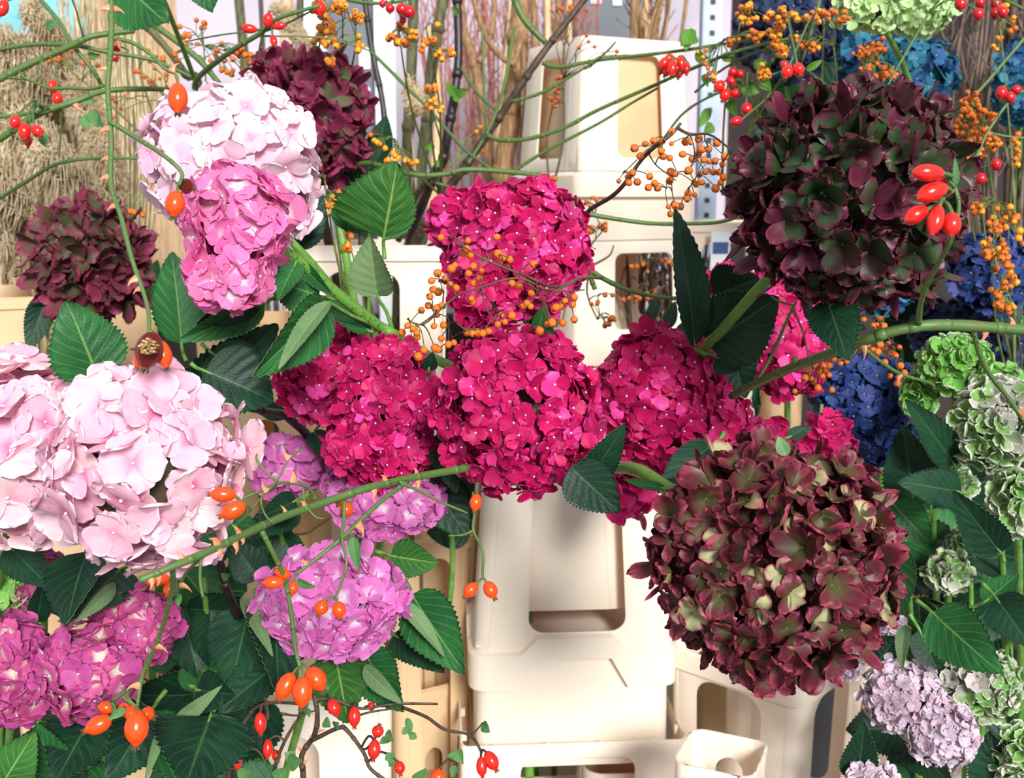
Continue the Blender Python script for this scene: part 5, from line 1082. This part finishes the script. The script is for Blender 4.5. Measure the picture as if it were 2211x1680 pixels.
berry_spray('berry_branch', 'wrinkled orange berries on a dark branch before the rear tower', [
    ([(1252, 482, 1.3), (1275, 452, 1.28), (1320, 425, 1.24), (1350, 395, 1.2), (1385, 345, 1.18), (1420, 312, 1.16), (1450, 290, 1.16), (1470, 266, 1.16)], 5.5, 3.5),
    ([(1462, 276, 1.16), (1490, 290, 1.15), (1530, 290, 1.14), (1568, 315, 1.12), (1580, 330, 1.12)], 4, 1.5), ([(1490, 290, 1.15), (1500, 330, 1.14), (1490, 370, 1.14), (1500, 390, 1.14)], 1.8, 1), ([(1400, 330, 1.18), (1415, 355, 1.17), (1440, 375, 1.16), (1460, 390, 1.15)], 1.8, 1), ([(1450, 390, 1.15), (1452, 420, 1.15), (1458, 440, 1.15)], 1.5, 1), ([(1375, 345, 1.18), (1365, 355, 1.18), (1345, 375, 1.18)], 1.6, 1)],
    [(x, y, 1.15 + rg.uniform(-0.03, 0.02), rg.choice((5.5, 7, 8, 9))) for x, y in b2], mat='stem_dark', mix='rust', seed=302)
b3 = [(1790, 790), (1800, 776), (1757, 824), (1766, 838), (1752, 818), (1775, 812), (1783, 800), (1768, 800), (1796, 842), (1745, 800), (1716, 845), (1738, 816), (1790, 810), (1815, 785), (1828, 780), (1760, 790), (1778, 790), (1865, 690), (1886, 703), (1900, 688), (1908, 704), (1892, 704), (1900, 745), (1918, 742), (1942, 750), (1895, 760), (1910, 783), (1925, 764), (1934, 768), (1944, 790), (1922, 812), (1940, 816), (1952, 806), (1908, 752), (1885, 755), (1950, 812), (1938, 828), (1872, 745)]
berry_spray('berry_branch', 'orange berries dangling below the thick thorny branch at right', [
    ([(1840, 770, 1.2), (1800, 780, 1.19), (1760, 795, 1.19), (1740, 810, 1.19)], 2.5, 1.2), ([(1840, 770, 1.2), (1870, 730, 1.2), (1900, 720, 1.2), (1930, 745, 1.2), (1935, 790, 1.2)], 2.5, 1.2), ([(1895, 715, 1.2), (1905, 690, 1.19), (1925, 665, 1.19)], 2, 1.2)],
    [(x, y, 1.19 + rg.uniform(-0.03, 0.03), rg.choice((6, 7, 8))) for x, y in b3], seed=303, mix='rust')
def cloudspray(label, foot, tips, clouds, kind, mat='twig_green', mix=None, seed=1, group='berry sprays behind', n_=None):
    paths = [([foot] + [( (foot[0] + t[0]) / 2 + (15 if i % 2 else -15), (foot[1] + t[1]) / 2, (foot[2] + t[2]) / 2), t], 3, 1.5) for i, t in enumerate(tips)]
    B = []
    for j, (cx, cy, rx, ry, n, d, r) in enumerate(clouds): B += scatter(cx, cy, rx, ry, n, d, r, seed * 31 + j)
    return berry_spray('berry_branch', label, paths, B[:100], mat=mat, kind=kind, mix=mix, group=group, seed=seed, tw=0.0008)
cloudspray('cloud of golden berries at the top edge left of centre', (700, 260, 1.7), [(700, 40, 1.45), (740, 60, 1.46), (680, 100, 1.47), (770, 90, 1.45)], [(705, 35, 45, 40, 30, 1.42, 7), (760, 60, 40, 50, 22, 1.45, 7), (690, 100, 40, 35, 22, 1.46, 7.5)], 'yellow', mix='orange', seed=311)
cloudspray('golden berries hanging in front of the tall stems at top centre', (950, 420, 1.9), [(860, 60, 1.5), (920, 60, 1.5), (940, 120, 1.5), (930, 230, 1.5), (850, 300, 1.52)], [(860, 65, 50, 30, 20, 1.48, 7), (935, 55, 25, 50, 10, 1.48, 6.5), (955, 120, 25, 30, 12, 1.48, 6.5), (930, 225, 35, 30, 16, 1.48, 6.5), (850, 320, 55, 35, 22, 1.5, 6), (1020, 290, 60, 60, 8, 1.9, 4.5)], 'yellow', mix='orange', seed=312)
cloudspray('golden berries between the white-pink hydrangea and the curling leaf', (790, 760, 1.6), [(720, 420, 1.45), (745, 500, 1.48), (700, 380, 1.4)], [(720, 440, 45, 60, 14, 1.42, 6.5), (752, 540, 20, 70, 10, 1.45, 7), (690, 390, 25, 15, 3, 1.3, 7), (780, 735, 50, 30, 8, 1.35, 7)], 'yellow', mix='orange', seed=313)
cloudspray('small rusty berries scattered over the straw at upper left', (420, 420, 1.8), [(300, 150, 1.7), (440, 100, 1.65), (360, 220, 1.65), (150, 150, 1.7)], [(420, 90, 70, 60, 26, 1.65, 5.5), (300, 200, 60, 60, 20, 1.66, 5), (150, 160, 70, 50, 16, 1.7, 5), (490, 150, 60, 40, 20, 1.6, 6), (290, 460, 15, 15, 4, 1.5, 6)], 'orange', mix='rust', seed=314)
cloudspray('golden berries before the navy hydrangea at top right', (1560, 420, 1.8), [(1600, 40, 1.5), (1680, 60, 1.5), (1740, 90, 1.5), (1640, 160, 1.5)], [(1610, 40, 50, 30, 24, 1.42, 6), (1690, 50, 50, 50, 28, 1.42, 6.5), (1690, 90, 50, 30, 20, 1.44, 6.5), (1650, 165, 25, 35, 20, 1.4, 6)], 'yellow', mix='orange', seed=315)
cloudspray('second layer of golden berries at top right beside the mint head', (1800, 500, 1.8), [(1780, 30, 1.5), (1800, 100, 1.5), (1560, 90, 1.55)], [(1780, 25, 40, 30, 20, 1.42, 6.5), (1740, 110, 60, 30, 18, 1.45, 6), (1560, 110, 40, 60, 16, 1.5, 5), (1620, 100, 50, 40, 16, 1.5, 6)], 'orange', mix='yellow', seed=316)
cloudspray('rusty berries in front of the turquoise hydrangea', (1900, 600, 1.7), [(1890, 120, 1.55), (1930, 150, 1.5), (1880, 170, 1.5)], [(1890, 120, 45, 35, 45, 1.5, 5.5), (1900, 165, 45, 25, 30, 1.48, 6), (1960, 200, 35, 20, 14, 1.45, 6)], 'rust', mix='orange', seed=317)
cloudspray('dense bunch of rusty orange berries right of the plum hydrangea', (2150, 700, 1.7), [(2100, 230, 1.5), (2120, 260, 1.48), (2080, 290, 1.48)], [(2100, 240, 45, 35, 60, 1.48, 6), (2090, 290, 45, 30, 38, 1.48, 6)], 'orange', mix='rust', seed=318)
cloudspray('loose orange berries on thin green stalks at the right edge', (2190, 800, 1.7), [(2110, 330, 1.5), (2140, 430, 1.5), (2190, 340, 1.5), (2160, 60, 1.6)], [(2105, 330, 40, 40, 22, 1.48, 6.5), (2140, 430, 50, 60, 26, 1.46, 6.5), (2190, 60, 30, 60, 16, 1.6, 5.5), (2195, 320, 20, 60, 12, 1.48, 6), (2185, 500, 30, 50, 12, 1.45, 7)], 'orange', mix='yellow', seed=319)
cloudspray('orange berries lying over the bright blue hydrangea', (2200, 900, 1.7), [(2140, 560, 1.42), (2180, 640, 1.42)], [(2140, 545, 45, 50, 34, 1.42, 6.5), (2170, 640, 35, 50, 26, 1.42, 7), (2185, 600, 25, 40, 16, 1.4, 7)], 'orange', mix='yellow', seed=320)
cloudspray('faint brown berries before the white wall of the rear tower', (1275, 575, 1.65), [(1300, 500, 1.7), (1325, 530, 1.7), (1290, 690, 1.65)], [(1300, 500, 35, 30, 14, 1.7, 5), (1275, 440, 30, 25, 6, 1.75, 5), (1325, 705, 20, 12, 10, 1.6, 6), (1300, 620, 40, 40, 6, 1.6, 5)], 'rust', mat='twig_thin', seed=321)
cloudspray('brown berries in the dark window of the rear tower', (1420, 700, 1.8), [(1400, 560, 1.75), (1440, 620, 1.75)], [(1420, 580, 60, 30, 10, 1.75, 5), (1430, 640, 60, 25, 12, 1.72, 5.5)], 'rust', mat='twig_thin', seed=322)
cloudspray('tiny brown berries in the orange side window of the topmost collar', (1190, 420, 1.9), [(1200, 200, 1.9), (1215, 170, 1.88)], [(1205, 200, 20, 45, 16, 1.88, 4.5), (1180, 390, 30, 20, 10, 1.7, 5), (1320, 110, 60, 40, 9, 1.7, 4.5), (1240, 20, 120, 15, 12, 1.9, 4.5)], 'rust', mat='twig_thin', seed=323)

# ------------------------------------------------------------------ tall branches behind
def branch(label, paths, mat, group='tall branches in the background', cat='branch', name='branch', knots=True, buds=()):
    root = empty(name, P(*paths[0][0][0]), label, cat, group) if buds else None
    mb = MB()
    for bi, (pts, ra, rb) in enumerate(paths):
        W = PP(pts)
        if bi == 0 and W[0].z > 0.5 and pts[0][2] > 1.6: W = [Vector((W[0].x, W[0].y + 0.03, 0.002)), Vector((W[0].x, W[0].y + 0.02, W[0].z * 0.5 + 0.2))] + W
        Q = mb.tube(W, [ra / FPX * pts[0][2], rb / FPX * pts[-1][2]], 9, smooth=6, wob=0.15)
        if knots:
            for k in range(4, len(Q) - 1, 7):
                r = (ra + (rb - ra) * k / len(Q)) / FPX * pts[0][2]; t = (Q[k + 1] - Q[k - 1]).normalized()
                mb.tube([Q[k] - t * r, Q[k], Q[k] + t * r], [r, r * 1.22, r], 9, smooth=1)
    if buds:
        mb.build('stem', M[mat], root)
        for (b, t, wpx) in buds: small_leaf(root, P(*b), P(*t), wpx / FPX * b[2], 'leaf_lime', seed=int(b[0]))
    else:
        tag(mb.build(name, M[mat], origin=P(*paths[0][0][0])), label, cat, group)
branch('nearly black upright stem with green buds at top centre', [([(870, 620, 2.05), (930, 395, 1.95), (955, 350, 1.92), (968, 280, 1.9), (982, 200, 1.9), (990, 110, 1.9), (985, -40, 1.9)], 11, 9)], 'stem_black', buds=[((985, 205, 1.88), (962, 178, 1.86), 22), ((985, 205, 1.88), (1012, 192, 1.86), 20), ((982, 208, 1.88), (992, 222, 1.86), 14), ((950, 350, 1.9), (938, 362, 1.88), 16), ((940, 318, 1.9), (915, 318, 1.9), 16), ((990, 30, 1.88), (976, 15, 1.86), 16)])
branch('dark leaning branch forking beside the topmost collar', [([(885, 620, 1.9), (920, 480, 1.85), (1000, 365, 1.8), (1060, 280, 1.78), (1110, 205, 1.76), (1165, 125, 1.75), (1210, 65, 1.75), (1285, -30, 1.75)], 11, 6.5), ([(1010, 372, 1.8), (940, 380, 1.82), (900, 420, 1.85), (860, 520, 1.9)], 5, 7)], 'stem_dark')
branch('thick ridged brown trunk left of the rear tower', [([(1080, 620, 2.35), (1085, 380, 2.3), (1105, 250, 2.28), (1112, 140, 2.28), (1128, -40, 2.28)], 24, 20)], 'bark_brown')
branch('olive stem leaning behind the black one', [([(860, 640, 2.2), (890, 480, 2.15), (920, 280, 2.12), (935, 120, 2.1), (965, -40, 2.1)], 15, 12)], 'bark_olive')
branch('olive upright stem left of the leaning one', [([(862, 640, 2.25), (872, 480, 2.22), (880, 300, 2.2), (888, 150, 2.2), (893, -40, 2.2)], 13, 12)], 'bark_olive')
branch('thin black stem beside the grey window panel', [([(850, 500, 2.2), (832, 280, 2.2), (822, 200, 2.2), (800, 90, 2.2), (783, -40, 2.2)], 6, 7)], 'stem_black')
branch('light brown forked branch in the middle of the background', [([(1065, 500, 2.4), (1050, 300, 2.38), (1028, 160, 2.38), (1000, 60, 2.38), (985, -40, 2.38)], 13, 9), ([(1026, 152, 2.38), (1045, 115, 2.37), (1062, 60, 2.37), (1070, -40, 2.37)], 8, 6)], 'bark_brown')
branch('curved brown twig joining the ridged trunk', [([(1130, 148, 2.2), (1108, 138, 2.15), (1080, 120, 2.15), (1045, 70, 2.15), (1012, -40, 2.15)], 7, 6)], 'bark_brown')
branch('pale split stem behind the forked branch', [([(1075, 400, 2.6), (1090, 200, 2.6), (1105, 60, 2.6), (1110, -40, 2.6)], 14, 11)], 'bark_pale')
branch('pale yellow stem low behind the black one', [([(920, 640, 2.5), (935, 400, 2.5), (945, 250, 2.5), (930, 60, 2.5)], 13, 9)], 'bark_pale')
branch('grey brown stem rising left of the upper magenta hydrangea', [([(880, 700, 1.95), (930, 480, 1.92), (985, 390, 1.9), (1010, 350, 1.9)], 9, 6)], 'bark_olive')
branch('thick green hydrangea cane behind the curling leaf', [([(800, 900, 1.75), (775, 720, 1.7), (748, 560, 1.66), (722, 440, 1.66), (718, 400, 1.66)], 11, 9)], 'stem_speck')
branch('dark cane inside the window of the white collar', [([(760, 900, 1.95), (735, 650, 1.92), (700, 480, 1.9), (690, 420, 1.9)], 12, 10)], 'stem_dark')
branch('second dark cane inside the window of the white collar', [([(860, 950, 2.0), (800, 680, 1.96), (780, 560, 1.95), (790, 440, 1.95)], 9, 8)], 'bark_olive')
branch('dark curved cane left of the leftmost magenta hydrangea', [([(540, 882, 1.3), (580, 890, 1.34), (620, 900, 1.38), (680, 960, 1.45), (740, 1060, 1.55)], 8, 10)], 'stem_black')
branch('black cane among the dark leaves at lower left', [([(470, 1200, 1.1), (500, 1300, 1.13), (545, 1400, 1.2), (570, 1550, 1.28)], 9, 12)], 'stem_black', buds=[((492, 1250, 1.1), (478, 1238, 1.08), 18)])
for i, (x, xb, r, m_, l_) in enumerate([(1150, 1165, 8, 'bark_brown', 'brown cane just left of the topmost collar'), (1180, 1190, 9, 'bark_pale', 'pale cane second from the topmost collar'), (1205, 1195, 7, 'bark_brown', 'brown cane behind the leaning dark branch tip'), (1230, 1222, 8, 'bark_pale', 'pale cane rising above the topmost collar'), (1372, 1365, 12, 'bark_brown', 'brown cane above the middle of the topmost collar'), (1395, 1390, 7, 'bark_pale', 'pale cane above the right of the topmost collar'), (1425, 1380, 6, 'bark_brown', 'slanting brown cane above the topmost collar'), (1490, 1420, 5, 'bark_brown', 'thin slanting twig by the steel post'), (650, 640, 9, 'bark_olive', 'olive cane above the wine-dark hydrangea'), (620, 615, 16, 'bark_pale', 'wide pale cane above the wine-dark hydrangea'), (510, 560, 12, 'bark_olive', 'dark olive cane left of the wine-dark hydrangea'), (560, 585, 6, 'stem_dark', 'thin dark cane left of the wine-dark hydrangea')]):
    branch(l_, [([(xb, 420, 2.7), ((x + xb) / 2, 200, 2.68), (x, -60, 2.65)], r, r * 0.85)], m_)
branch('dark slanting rose cane crossing the straw at upper left', [([(440, 260, 1.75), (400, 160, 1.72), (330, 70, 1.7), (270, 20, 1.7), (240, -30, 1.7)], 8, 8)], 'bark_olive')
# red twig bundle
def bundle(name, label, cat, xs, ys, n, mat, d, rpx, lean, seed, sub=4):
    rg = random.Random(seed); mb = MB()
    for i in range(n):
        x = rg.uniform(*xs); dd = d + rg.uniform(-0.12, 0.12); xb = (xs[0] + xs[1]) / 2 + (x - (xs[0] + xs[1]) / 2) * 0.7
        pts = [(xb, ys[1], dd), ((x + xb) / 2 + rg.uniform(-12, 12), (ys[0] * 0.4 + ys[1] * 0.6), dd), (x + rg.uniform(-10, 10) + lean * 0.5, (ys[0] * 0.75 + ys[1] * 0.25), dd), (x + lean + rg.uniform(-25, 25), ys[0], dd)]
        mb.tube(PP(pts), [rpx / FPX * d, rpx * 0.6 / FPX * d], 5, smooth=3)
        for k in range(sub):
            t = rg.uniform(0.3, 0.9); yy = ys[1] + (ys[0] - ys[1]) * t; xx = xb + (x - xb) * t
            mb.tube(PP([(xx, yy, dd), (xx + rg.uniform(-25, 25), yy - 40, dd), (xx + rg.uniform(-50, 50), yy - 90, dd)]), [rpx * 0.6 / FPX * d, rpx * 0.3 / FPX * d], 4, smooth=2)
    return tag(mb.build(name, M[mat], origin=P((xs[0] + xs[1]) / 2, ys[1], d)), label, cat, None, 'stuff')
bundle('twig_bundle', 'thin reddish twigs standing in a bundle against the pale wall', 'twigs', (900, 1290), (-40, 560), 85, 'twig_red', 2.95, 2.2, 0, 401)
bundle('twig_bundle', 'grey-brown twigs in the dark upper right corner', 'twigs', (2030, 2260), (-60, 620), 42, 'twig_grey', 2.1, 5, 60, 402, sub=3)
bundle('twig_bundle', 'thin brown twigs above the topmost collar', 'twigs', (1360, 1430), (-40, 260), 12, 'bark_brown', 2.7, 5, 20, 403, sub=2)
bundle('twig_bundle', 'tangled brown litter showing in the right-hand window of the rear tower', 'twigs', (1340, 1520), (520, 800), 26, 'twig_grey', 2.42, 5, 10, 404, sub=3)
# straw stalks: as many as can be told apart, each its own
rg = random.Random(77)
bundle('straw_bundle', 'sheaf of fine straw stalks behind the hanging rose stem', 'straw', (150, 345), (-60, 640), 95, 'straw', 2.15, 2.6, -30, 405, sub=0)
# grass plumes
def plume(label, foot, mid, tip, wpx, seed):
    rg = random.Random(seed); root = empty('grass_plume', P(*foot), label, 'dried grass', 'dried pampas grass plumes at left')
    A, B, Cc = P(*foot), P(*mid), P(*tip)
    mb = MB(); mb.tube([A, B, B * 0.5 + Cc * 0.5, Cc], [0.0022, 0.0016, 0.0008], 6, smooth=5); mb.build('stalk', M['straw'], root)
    mb = MB(); k = wpx / FPX * tip[2]; ax = (Cc - B); ux = ax.normalized(); s1 = ux.cross(FWD).normalized(); s2 = ux.cross(s1)
    for i in range(520):
        t = rg.random() ** 0.85; q = B + ax * t; a = rg.uniform(0, 6.28); rr = k * (0.35 + math.sin(math.pi * min(1, t * 0.9 + 0.1)) * 0.75) * rg.uniform(0.5, 1.0)
        d_ = s1 * math.cos(a) + s2 * math.sin(a)
        e = q + d_ * rr * 0.8 + ux * rr * 1.1; f = q + d_ * rr + ux * rr * 1.3 + Vector((0, 0, -1)) * rr * rg.uniform(0.2, 0.9)
        mb.tube([q, q + d_ * rr * 0.4 + ux * rr * 0.5, e, f], [0.0010, 0.0013, 0.0006], 3, smooth=1)
        for z in range(5):
            u = 0.3 + 0.16 * z; g = q.lerp(e, u); mb.tube([g, g + (d_ * rg.uniform(-1, 1) + ux * 0.8 + Vector((rg.uniform(-1, 1), rg.uniform(-1, 1), rg.uniform(-1, 1)))) * 0.009], [0.0007, 0.0009], 3, smooth=1)
    mb.build('plume', M['grass'], root)
PLU = [('topmost feathery grass plume, near the teal wall', (250, 520, 2.3), (200, 260, 2.1), (70, 20, 1.95), 55), ('grass plume leaning out over the left edge, highest', (200, 520, 2.3), (140, 240, 2.05), (-20, 70, 1.9), 60),
       ('grass plume drooping at the left edge below the arching stem', (200, 600, 2.2), (130, 330, 1.95), (-20, 200, 1.85), 65), ('grass plume in the middle of the left tuft', (230, 640, 2.2), (180, 400, 2.0), (40, 260, 1.85), 65),
       ('grass plume just above the plum and green hydrangea', (250, 700, 2.1), (220, 430, 1.95), (90, 330, 1.8), 62), ('low grass plume bending to the left edge', (180, 700, 2.1), (100, 480, 1.9), (-40, 360, 1.8), 62),
       ('grass plume behind the hanging rose stem', (270, 640, 2.2), (240, 400, 2.05), (170, 180, 2.0), 45), ('short grass plume beside the hanging stem', (280, 700, 2.15), (260, 480, 2.0), (215, 300, 1.95), 45),
       ('lowest grass plume at the left edge', (120, 800, 2.1), (60, 600, 1.95), (-50, 470, 1.85), 60), ('grass plume low between edge and plum hydrangea', (160, 780, 2.1), (100, 560, 2.0), (10, 420, 1.95), 60),
       ('grass plume far left under the topmost one', (220, 560, 2.4), (150, 330, 2.2), (20, 130, 2.1), 62), ('yellowish grass tuft tip above the wine-dark hydrangea', (700, 420, 2.4), (690, 130, 2.3), (600, 20, 2.25), 22),
       ('small straw-coloured tuft hanging between the olive stems', (900, 420, 2.1), (880, 170, 2.05), (900, 230, 2.0), 22)]
for i, (l_, a, b, c, wp) in enumerate(PLU): plume(l_, a, b, c, wp, 500 + i)
bundle('grass_litter', 'loose grass blades filling the lower left behind the plum hydrangea', 'dried grass', (-60, 240), (80, 900), 160, 'grass', 2.35, 5, -60, 406, sub=3)
